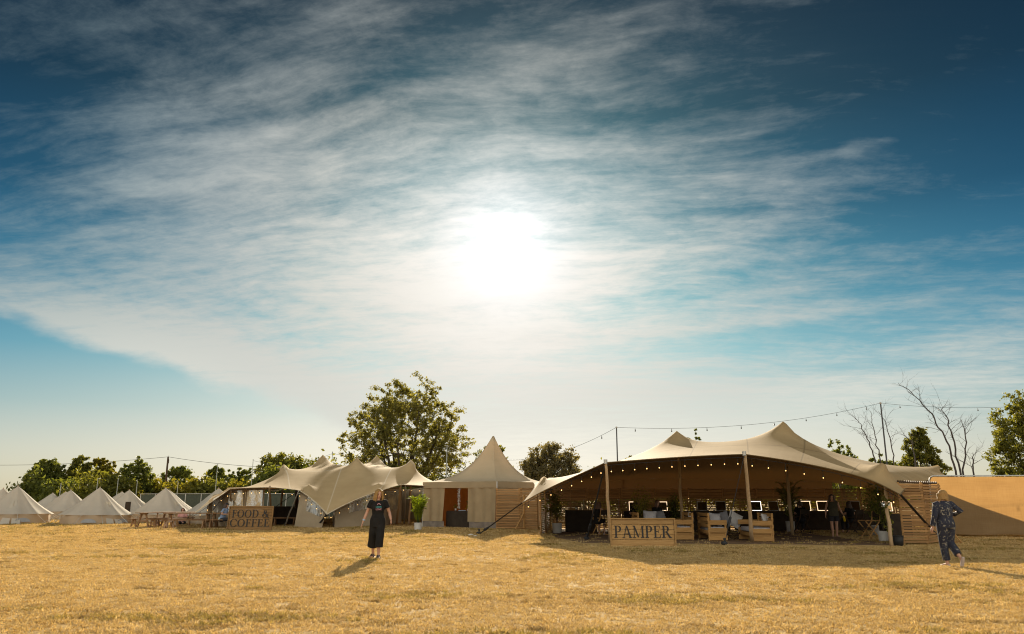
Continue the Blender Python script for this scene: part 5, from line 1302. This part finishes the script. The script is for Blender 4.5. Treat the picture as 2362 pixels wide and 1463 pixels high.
def person(label, loc, rz, J, skin, garments, hair=None, voxel=.010, group=None, look=(0, -1, 0), fem=1.0, face=True, shoes=None, tilt=(0, 0)):
    """J: joint positions; the body is one fused skin, clothes and hair are its children"""
    m = MB(); pel, chest, neck, head = (V3(J[k]) for k in ('pelvis', 'chest', 'neck', 'head'))
    sdir = (V3(J['shR'])-V3(J['shL'])).normalized(); hdir = (V3(J['hipR'])-V3(J['hipL'])).normalized()
    waist = pel.lerp(chest, .45)
    m.loft([pel-V3((0, 0, .10)), pel, waist, chest, chest.lerp(neck, .55), neck-(neck-chest)*.12], [(.13, .10), (.175, .125), (.135, .105), (.165, .125), (.15, .10), (.06, .055)], 14, side=sdir)
    lk = V3(look).normalized(); up = (head-neck).normalized(); sx = lk.cross(V3((0, 0, 1))).normalized(); upn = sx.cross(lk).normalized()
    m.loft([neck-up*.05, neck.lerp(head, .5)], [.056, .052], 10)
    rot = Matrix((sx, lk, upn)).transposed(); c = head
    m.ball(c+upn*.022, (.074, .092, .098), 14, 10, rot); m.ball(c+lk*.030-upn*.050, (.056, .062, .062), 12, 8, rot); m.ball(c+lk*.058-upn*.092, (.026, .024, .022), 8, 6, rot)
    m.loft([c+lk*.088+upn*.012, c+lk*.106-upn*.022, c+lk*.088-upn*.034], [.009, .0135, .010], 7)
    for s in (1, -1): m.ball(c+sx*s*.074-lk*.005-upn*.005, (.012, .02, .032), 7, 5, rot)
    for S_ in 'RL':
        sh, el, wr = V3(J['sh'+S_]), V3(J['el'+S_]), V3(J['wr'+S_]); hp, kn, an = V3(J['hip'+S_]), V3(J['kn'+S_]), V3(J['an'+S_])
        m.loft([chest.lerp(neck, .62)+sdir*(.08 if S_ == 'R' else -.08), sh], [.058, .056], 9)
        m.loft([sh, sh.lerp(el, .35), el, el.lerp(wr, .35), wr], [.056, .052, .040, .041, .026], 10)
        hand(m, wr, el, J.get('palm'+S_, (1 if S_ == 'L' else -1, 0, 0)), J.get('curl'+S_, .5))
        m.loft([hp+V3((0, 0, .04)), hp, hp.lerp(kn, .5), kn, kn.lerp(an, .35), an], [.085, .092, .075, .054, .056, .034], 11)
        foot(m, an, J.get('ft'+S_, (0, -1, -.05)))
    o = fuse('person', m, skin, None, voxel); o.location = loc; o.rotation_euler = (tilt[0], tilt[1], rz); tag(o, label, 'person', group)
    if face:
        f = MB()
        for s in (1, -1): f.ball(c+sx*s*.031+lk*.083+upn*.018, (.012, .008, .0065), 8, 6, rot)
        f.build('eyes', EYEM, o, False, True)
        f = MB().ball(c+lk*.092-upn*.060, (.022, .008, .007), 8, 6, rot); f.build('mouth', LIPM, o, False, True)
        f = MB()
        for s in (1, -1): f.loft([c+sx*s*.014+lk*.088+upn*.036, c+sx*s*.046+lk*.076+upn*.036], .004, 5)
        f.build('eyebrows', HAIRBR, o)
    if hair: hair(o, c, lk, sx, upn, rot)
    for g in garments: g(o)
    if shoes:
        for S_ in 'RL':
            f = MB(); an = V3(J['an'+S_]); d = V3(J.get('ft'+S_, (0, -1, -.05))).normalized(); sd = d.cross(V3((0, 0, 1))).normalized(); u2 = sd.cross(d)
            f.loft([an-d*.068-u2*.068, an+d*.05-u2*.072, an+d*.15-u2*.076, an+d*.20-u2*.074], [(.032, .026), (.042, .030), (.048, .024), (.03, .014)], 10, side=sd)
            fuse('shoe', f, shoes, o, .009, 3)
    return o
def hair_long(mat, L=.30, wid=1.0, seed=0, front=True):
    def f(o, c, lk, sx, up, rot):
        rg = random.Random(seed); m = MB(); m.ball(c+up*.046-lk*.034, (.090*wid, .094, .090), 14, 9, rot)
        for k in range(22):
            a = math.pi*(.02+.96*k/21); rx, ry = .090*wid, .094; p = c+up*rg.uniform(.0, .05)+sx*(rx*math.cos(a))-lk*(ry*math.sin(a)*.9-.015)
            fl = rg.uniform(.85, 1.15); out = (sx*math.cos(a)-lk*math.sin(a)*.7)
            q = [p+up*.05, p, p+out*.022-up*L*.35*fl, p+out*(.030+.02*rg.random())-up*L*.7*fl, p+out*(.018+.03*rg.random())-up*L*fl]
            m.loft(q, [.022, .026, .027, .022, .007], 7)
        if front:
            for s in (1, -1):
                for k in range(3):
                    p = c+sx*s*(.060+.010*k)+lk*(.060-.026*k)+up*.045; m.loft([c+sx*s*.015+lk*.060+up*.118, p+up*.02, p-up*.07+sx*s*.016, p-up*L*.62+sx*s*.022+lk*.01, p-up*L*.95+sx*s*.010+lk*.02], [.018, .022, .022, .018, .006], 7)
        fuse('hair', m, mat, o, .009, 2)
    return f
def hair_bob(mat, seed=0):
    def f(o, c, lk, sx, up, rot):
        rg = random.Random(seed); m = MB(); m.ball(c+up*.040-lk*.034, (.104, .100, .094), 14, 9, rot); m.ball(c-up*.02-lk*.045, (.104, .088, .085), 12, 8, rot)
        for k in range(24):
            a = 6.283*k/24
            if math.cos(a-1.5708) > .6: continue
            p = c+sx*(.092*math.cos(a))+lk*(.092*math.sin(a)-.012)-up*.02; out = (sx*math.cos(a)+lk*math.sin(a)); m.loft([p+up*.07, p, p-up*.06+out*.012*rg.uniform(.5, 1.8), p-up*rg.uniform(.06, .13)+out*rg.uniform(-.015, .045)], [.028, .030, .020, .005], 7)
        fuse('hair', m, mat, o, .008, 2)
    return f
def cloth_fused(name, mat, build, voxel=.011, smooth=5):
    def f(o):
        m = MB(); build(m); fuse(name, m, mat, o, voxel, smooth)
    return f
# -- the woman in black walking towards the camera
w1 = gnd(868, 1287); s1 = 1.0
J1 = dict(pelvis=(0, 0, .93), chest=(.0, .0, 1.26), neck=(0, -.01, 1.455), head=(.012, -.03, 1.585), shR=(-.178, 0, 1.395), shL=(.178, 0, 1.395), hipR=(-.095, 0, .90), hipL=(.095, 0, .90),
          elR=(-.285, .05, 1.13), wrR=(-.375, -.01, .885), palmR=(.9, .2, 0), curlR=.35, elL=(.285, .06, 1.13), wrL=(.345, -.06, .935), palmL=(-.6, -.3, -.4), curlL=.75,
          knR=(-.10, .02, .50), anR=(-.115, .25, .10), ftR=(-.15, -1, -.10), knL=(.055, -.12, .49), anL=(.06, -.10, .085), ftL=(.15, -1, -.06))
def top1(m):
    m.loft([(0, .0, .86), (0, 0, .98), (0, 0, 1.08), (0, 0, 1.27), (0, .0, 1.38), (0, .0, 1.43)], [(.192, .142), (.185, .137), (.146, .120), (.180, .148), (.165, .115), (.085, .08)], 16, side=(1, 0, 0))
    for s in (1, -1):
        m.ball((s*.075, -.085, 1.245), (.082, .075, .085), 12, 8); m.loft([(s*.10, 0, 1.385), (s*.178, 0, 1.39), (s*.222, .02, 1.285), (s*.236, .025, 1.24)], [(.075, .068), (.072, .070), (.072, .070), (.074, .072)], 10)
def legs1(m):
    m.loft([(0, 0, 1.0), (0, .005, .88), (0, .01, .76)], [(.186, .14), (.205, .152), (.195, .148)], 16, side=(1, 0, 0))
    m.loft([(-.088, .01, .86), (-.098, .03, .62), (-.108, .13, .42), (-.128, .20, .28)], [(.112, .125), (.118, .122), (.128, .128), (.140, .132)], 14, side=(1, 0, 0))
    m.loft([(.085, 0, .86), (.082, -.07, .62), (.075, -.13, .42), (.066, -.12, .275)], [(.112, .125), (.106, .118), (.102, .116), (.104, .118)], 14, side=(1, 0, 0))
def print1(o):
    tl = flat('print_teal', (.10, .42, .42), .7); pk = flat('print_pink', (.62, .30, .34), .7)
    for txt, z, mat in (('L O V E', 1.262, tl), ('LOVE', 1.205, pk)):
        me = text_obj('shirt_lettering', txt.replace(' ', ''), .062, None, mat, .002); ob = link('shirt_lettering', me, o); ob.location = (.03, -.176, z); ob.rotation_euler = (R(90), 0, 0)
    m = MB()
    for k in range(10):
        a = math.pi*k/10; b = math.pi*(k+1)/10; m.add([(.03+.045*math.cos(a), -.160, 1.315+.04*math.sin(a)), (.03+.045*math.cos(b), -.160, 1.315+.04*math.sin(b)), (.03+.03*math.cos(b), -.162, 1.315+.026*math.sin(b)), (.03+.03*math.cos(a), -.162, 1.315+.026*math.sin(a))], [(0, 1, 2, 3)])
    m.build('shirt_print', pk, o)
def bands1(o):
    MB().loft([(-.350, .005, .955), (-.362, .0, .92)], .036, 12).build('wristbands', BLUEP, o, False, True)
P1_ = person('woman with long blond hair in black top and wide black trousers walking towards us', w1, R(4), J1, SKIN, [cloth_fused('top', BLACKW, top1), cloth_fused('trousers', BLACKW, legs1), print1, bands1], hair_long(HAIRB, .29, 1.02, 3), .0095, look=(.28, -.92, -.26), shoes=None)
for an, d in (((-.115, .25, .10), (-.15, -1, -.10)), ((.06, -.10, .085), (.15, -1, -.06))):
    m = MB(); a = V3(an); d = V3(d).normalized(); sd = d.cross(V3((0, 0, 1))).normalized(); u2 = sd.cross(d)
    m.loft([a-d*.07-u2*.086, a+d*.06-u2*.088, a+d*.19-u2*.086], [(.036, .010), (.040, .010), (.040, .009)], 12, side=sd)
    for q, r_ in ((.13, .050), (.06, .046), (-.02, .040)): m.loft([a+d*q+sd*(-r_)-u2*.075, a+d*q+sd*(-r_*.6)-u2*.035*(1 if q > .1 else .4), a+d*q+sd*(r_*.6)-u2*.035*(1 if q > .1 else .4), a+d*q+sd*r_-u2*.075], [(.008, .016)]*4, 7)
    m.build('sandal', SHOED, P1_, False, True)
# -- the woman in the patterned jumpsuit walking away
w2 = gnd(2190, 1306)
J2 = dict(pelvis=(-.02, 0, .92), chest=(-.03, .01, 1.24), neck=(-.03, 0, 1.43), head=(-.045, -.03, 1.545), shR=(-.205, 0, 1.37), shL=(.145, 0, 1.37), hipR=(-.115, 0, .89), hipL=(.075, 0, .89),
          elR=(-.335, .14, 1.20), wrR=(-.30, -.10, 1.11), palmR=(.7, 0, -.3), curlR=.6, elL=(.235, .05, 1.10), wrL=(.285, -.02, .845), palmL=(-1, 0, 0), curlL=.55,
          knL=(.055, -.06, .49), anL=(.03, -.02, .085), ftL=(.1, -1, -.03), knR=(-.09, -.03, .50), anR=(-.085, .30, .19), ftR=(-.05, -.45, -.9))
def suit2(m):
    m.loft([(-.02, 0, .84), (-.02, .01, .93), (-.025, 0, 1.06), (-.03, 0, 1.24), (-.03, .0, 1.36), (-.03, 0, 1.425)], [(.205, .165), (.212, .175), (.180, .145), (.200, .150), (.18, .12), (.085, .08)], 16, side=(1, 0, 0))
    m.loft([(.10, 0, 1.36), (.155, 0, 1.355), (.25, .05, 1.10), (.283, -.015, .875)], [(.075, .07), (.078, .074), (.066, .064), (.056, .056)], 11)
    m.loft([(-.15, 0, 1.36), (-.215, 0, 1.355), (-.34, .14, 1.195), (-.305, -.06, 1.12)], [(.075, .07), (.080, .076), (.068, .066), (.056, .056)], 11)
    m.loft([(.075, .02, .90), (.068, -.01, .70), (.057, -.04, .48), (.035, -.02, .12)], [(.118, .135), (.102, .115), (.082, .090), (.078, .088)], 13, side=(1, 0, 0))
    m.loft([(-.11, .02, .90), (-.108, .0, .70), (-.095, .0, .50), (-.088, .22, .26)], [(.118, .135), (.102, .115), (.082, .09), (.080, .09)], 13, side=(1, 0, 0))
person('woman with short blond hair in a navy patterned jumpsuit walking away past the mesh fence', w2, R(188), J2, SKIN, [cloth_fused('jumpsuit', NAVYP, suit2)], hair_bob(HAIRB, 4), .0095, shoes=SHOEW)
# -- standing woman inside the tent with a yellow bottle
w3 = gnd(1927, 1239)
J3 = dict(pelvis=(0, 0, .90), chest=(0, .0, 1.20), neck=(0, -.01, 1.385), head=(-.02, -.035, 1.50), shR=(-.18, 0, 1.325), shL=(.18, 0, 1.325), hipR=(-.095, 0, .87), hipL=(.095, 0, .87),
          elR=(-.26, .03, 1.07), wrR=(-.305, -.04, .84), palmR=(1, 0, 0), elL=(.265, .03, 1.07), wrL=(.345, -.05, .86), palmL=(-1, 0, 0), curlL=1.0, knR=(-.10, -.03, .48), anR=(-.085, .0, .085), ftR=(-.2, -1, -.05), knL=(.09, .0, .48), anL=(.085, .06, .085), ftL=(.15, -1, -.05))
def top3(m):
    m.loft([(0, 0, .80), (0, 0, .90), (0, 0, 1.02), (0, 0, 1.20), (0, 0, 1.31), (0, 0, 1.35)], [(.205, .165), (.20, .16), (.185, .15), (.195, .155), (.165, .11), (.10, .08)], 16, side=(1, 0, 0))
    for s in (1, -1): m.loft([(s*.10, 0, 1.32), (s*.19, 0, 1.30)], [.07, .066], 9)
def shorts3(m):
    m.loft([(0, 0, .88), (0, 0, .78)], [(.20, .155), (.20, .15)], 16, side=(1, 0, 0))
    for s in (1, -1): m.loft([(s*.098, 0, .84), (s*.102, -.01, .60)], [(.108, .12), (.108, .112)], 12, side=(1, 0, 0))
person('woman standing in the beauty tent in olive top and dark shorts with yellow bottle', w3, R(-6), J3, SKIN, [cloth_fused('top', OLIVE, top3), cloth_fused('shorts', DENIMD, shorts3)], hair_long(HAIRD, .30, 1.0, 5), .011, look=(-.2, -.95, -.2), shoes=SHOET)
cb, sb = math.cos(R(-6)), math.sin(R(-6)); hx, hy = .365, -.06
YEL = flat('yellow_plastic', (.62, .42, .012), .4)
t = MB().loft([(0, 0, -.19), (0, 0, -.02), (0, 0, .02)], [.042, .042, .030], 12).build('water_bottle', YEL, None, False, True); t.location = (w3.x+hx*cb-hy*sb, w3.y+hx*sb+hy*cb, .78); t.rotation_euler = (0, R(-8), 0)
tag(t, 'yellow water bottle in the hand of the woman standing in the beauty tent', 'bottle'); MB().loft([(0, 0, .02), (0, 0, .06)], [.026, .024], 10).build('cap', CABLE, t)
# -- seated people
def seated(label, loc, rz, top, bottom, skin, hair, seat=.45, lean=.06, arms='table', shoes=SHOED, group='people seated at the tables', hat=None, bare=False, apron=None):
    z = seat+.08
    J = dict(pelvis=(0, .0, z+.04), chest=(0, -lean*.6, z+.36), neck=(0, -lean, z+.56), head=(0, -lean-.03, z+.68), shR=(-.17, -lean, z+.50), shL=(.17, -lean, z+.50), hipR=(-.09, 0, z), hipL=(.09, 0, z),
             knR=(-.12, -.42, z+.02), knL=(.12, -.42, z+.02), anR=(-.13, -.38, .09), anL=(.13, -.44, .09), elR=(-.25, -.08, z+.26), elL=(.25, -.08, z+.26),
             wrR=(-.14, -.30, z+.26), wrL=(.14, -.30, z+.26), palmR=(0, 0, -1), palmL=(0, 0, -1))
    def tp(m):
        m.loft([(0, .0, z-.04), (0, 0, z+.08), (0, -lean*.4, z+.22), (0, -lean*.7, z+.38), (0, -lean, z+.49), (0, -lean, z+(.53 if not bare else .50))], [(.185, .145), (.18, .14), (.155, .125), (.18, .145), (.165 if not bare else .15, .11), (.085 if not bare else .13, .08)], 15, side=(1, 0, 0))
        if not bare:
            for s in (1, -1): m.loft([(s*.1, -lean, z+.49), (s*.175, -lean, z+.495), (s*.225, -.07, z+.34)], [.068, .068, .062], 9)
    def bt(m):
        for s in (1, -1):
            m.loft([(s*.09, .04, z+.01), (s*.105, -.2, z+.01), (s*.12, -.43, z+.02)], [(.105, .10), (.095, .09), (.075, .07)], 11)
            if not bare: m.loft([(s*.12, -.42, z+.02), (s*.125, -.41, z-.2), (s*.13, -.40, .14)], [.075, .068, .060], 11)
        m.ball((0, .03, z), (.19, .16, .12), 12, 8)
    gs = [cloth_fused('top', top, tp, .013), cloth_fused('trousers' if not bare else 'shorts', bottom, bt, .013)]
    if apron: gs.append(cloth_fused('apron', apron, lambda m: m.loft([(0, .06, z-.04), (0, .05, z+.10)], [(.20, .13), (.175, .125)], 14, side=(1, 0, 0)), .013))
    if hat: gs.append(hat)
    return person(label, loc, rz, J, skin, gs, hair, .013, group, look=(0, -1, -.15), shoes=shoes)
seated('brown haired woman with bare shoulders seated, back to us, by the front left pole', (Xp(1379, 33.3), 33.3, 0), R(150), BLACKW, BLACKW, SKIN, hair_long(HAIRBR, .26, 1.05, 6, False), .46, bare=True, shoes=SHOEW)
seated('dark seated figure with back to us before the warm lit mirror', (Xp(1850, 35.6), 35.6, 0), R(170), BLACKW, DENIMD, SKIN, hair_bob(HAIRD, 7), .46)
seated('dark haired seated figure before the mirror that reflects the sky', (Xp(1966, 35.0), 35.0, 0), R(200), BLACKW, DENIMD, SKIN, hair_long(HAIRD, .24, 1.0, 8, False), .46)
seated('dark haired person seated behind the PAMPER sign near the warm lit mirror', (Xp(1515, 33.2), 33.2, 0), R(30), BLACKW, DENIMD, SKIN, hair_long(HAIRBR, .22, 1.0, 9), .50)
seated('dark seated figure before the mirror with only its sides lit', (Xp(1468, 35.9), 35.9, 0), R(180), BLACKW, DENIMD, SKIN, hair_long(HAIRD, .26, 1.0, 10, False), .46)
def cap(o):
    z = .44; m = MB(); m.ball((0, -.175, z+.745), (.092, .10, .06), 14, 8); m.loft([(0, -.22, z+.735), (0, -.33, z+.715)], [(.085, .010), (.06, .008)], 12, side=(1, 0, 0)); m.build('cap', DENIMD, o, False, True)
pb = (at(513, 1200, 40.0).x, 40.0-.03, 0)
seated('person in a blue shirt and dark cap sitting side on beside the FOOD & COFFEE sign', pb, R(80), BLUEW, DENIMD, SKIN, hair_bob(HAIRD, 11), .36, .14, hat=cap, apron=APRON)
seated('person in pink sitting low behind the picnic tables near the bell tent', (at(422, 1190, 45.4).x, 45.4, 0), R(10), PINKW, DENIMD, SKIN, hair_bob(HAIRBR, 12), .04)
pc = (at(694, 1200, 46.6).x, 46.6, 0)
JS = dict(J3); 
person('dark figure standing behind the serving counter inside the food tent', pc, R(20), JS, SKIN, [cloth_fused('top', BLACKW, top3, .014), cloth_fused('trousers', DENIMD, legs1, .014)], hair_long(HAIRD, .2, 1, 13), .014, shoes=SHOED)
# ------------------------------------------------------------------ small things on the ground
STONE = vary('pale_stone', (.50, .46, .40), (.66, .62, .56), 6, .9, bump=.3)
rg_ = random.Random(9)
for k, (px, py, s, lab) in enumerate(((1086, 1236, .11, 'pale stone nearest the foot of the strap beside the pagoda'), (1096, 1238, .08, 'smaller pale stone beside the strap by the pagoda'), (1250, 1232, .13, 'pale flat stone at the left front corner of the beauty tent'))):
    m = MB().ball((0, 0, s*.25), (s, s*.8, s*.42), 9, 6); m.v = [(x*(1+rg_.uniform(-.15, .15)), y*(1+rg_.uniform(-.15, .15)), z*(1+rg_.uniform(-.15, .15))) for x, y, z in m.v]
    o = m.build('stone', STONE, None, False, True); o.location = gnd(px, py); tag(o, lab, 'stone', 'pale stones on the grass')
m = MB(); a, b = rw_[0]+Vector((.05, .02, 2.02)), rw_[2]+Vector((-.1, 0, 2.0)); pts = []
for k in range(90):
    u = k/89; pts.append(a.lerp(b, u)+Vector((.03*math.cos(k*1.3), .05*math.sin(k*1.3), .03*math.sin(k*1.3+.6))))
o = m.loft(pts, .022, 6).build('rope_coil', DARKW, None, False, True); tag(o, 'dark rope wound along the top of the right front slatted screens', 'rope')
t = thing('bucket', 'black bucket on the ground beside the right front pole', 'bucket', at(2072, 1250, 26.0)*1.0); t.location.z = 0
MB().loft([(0, 0, 0), (0, 0, .30)], [.14, .17], 14).build('body', CABLE, t, False, True); MB().loft([(0, 0, .29), (0, 0, .315)], .178, 14).build('rim', CABLE, t)
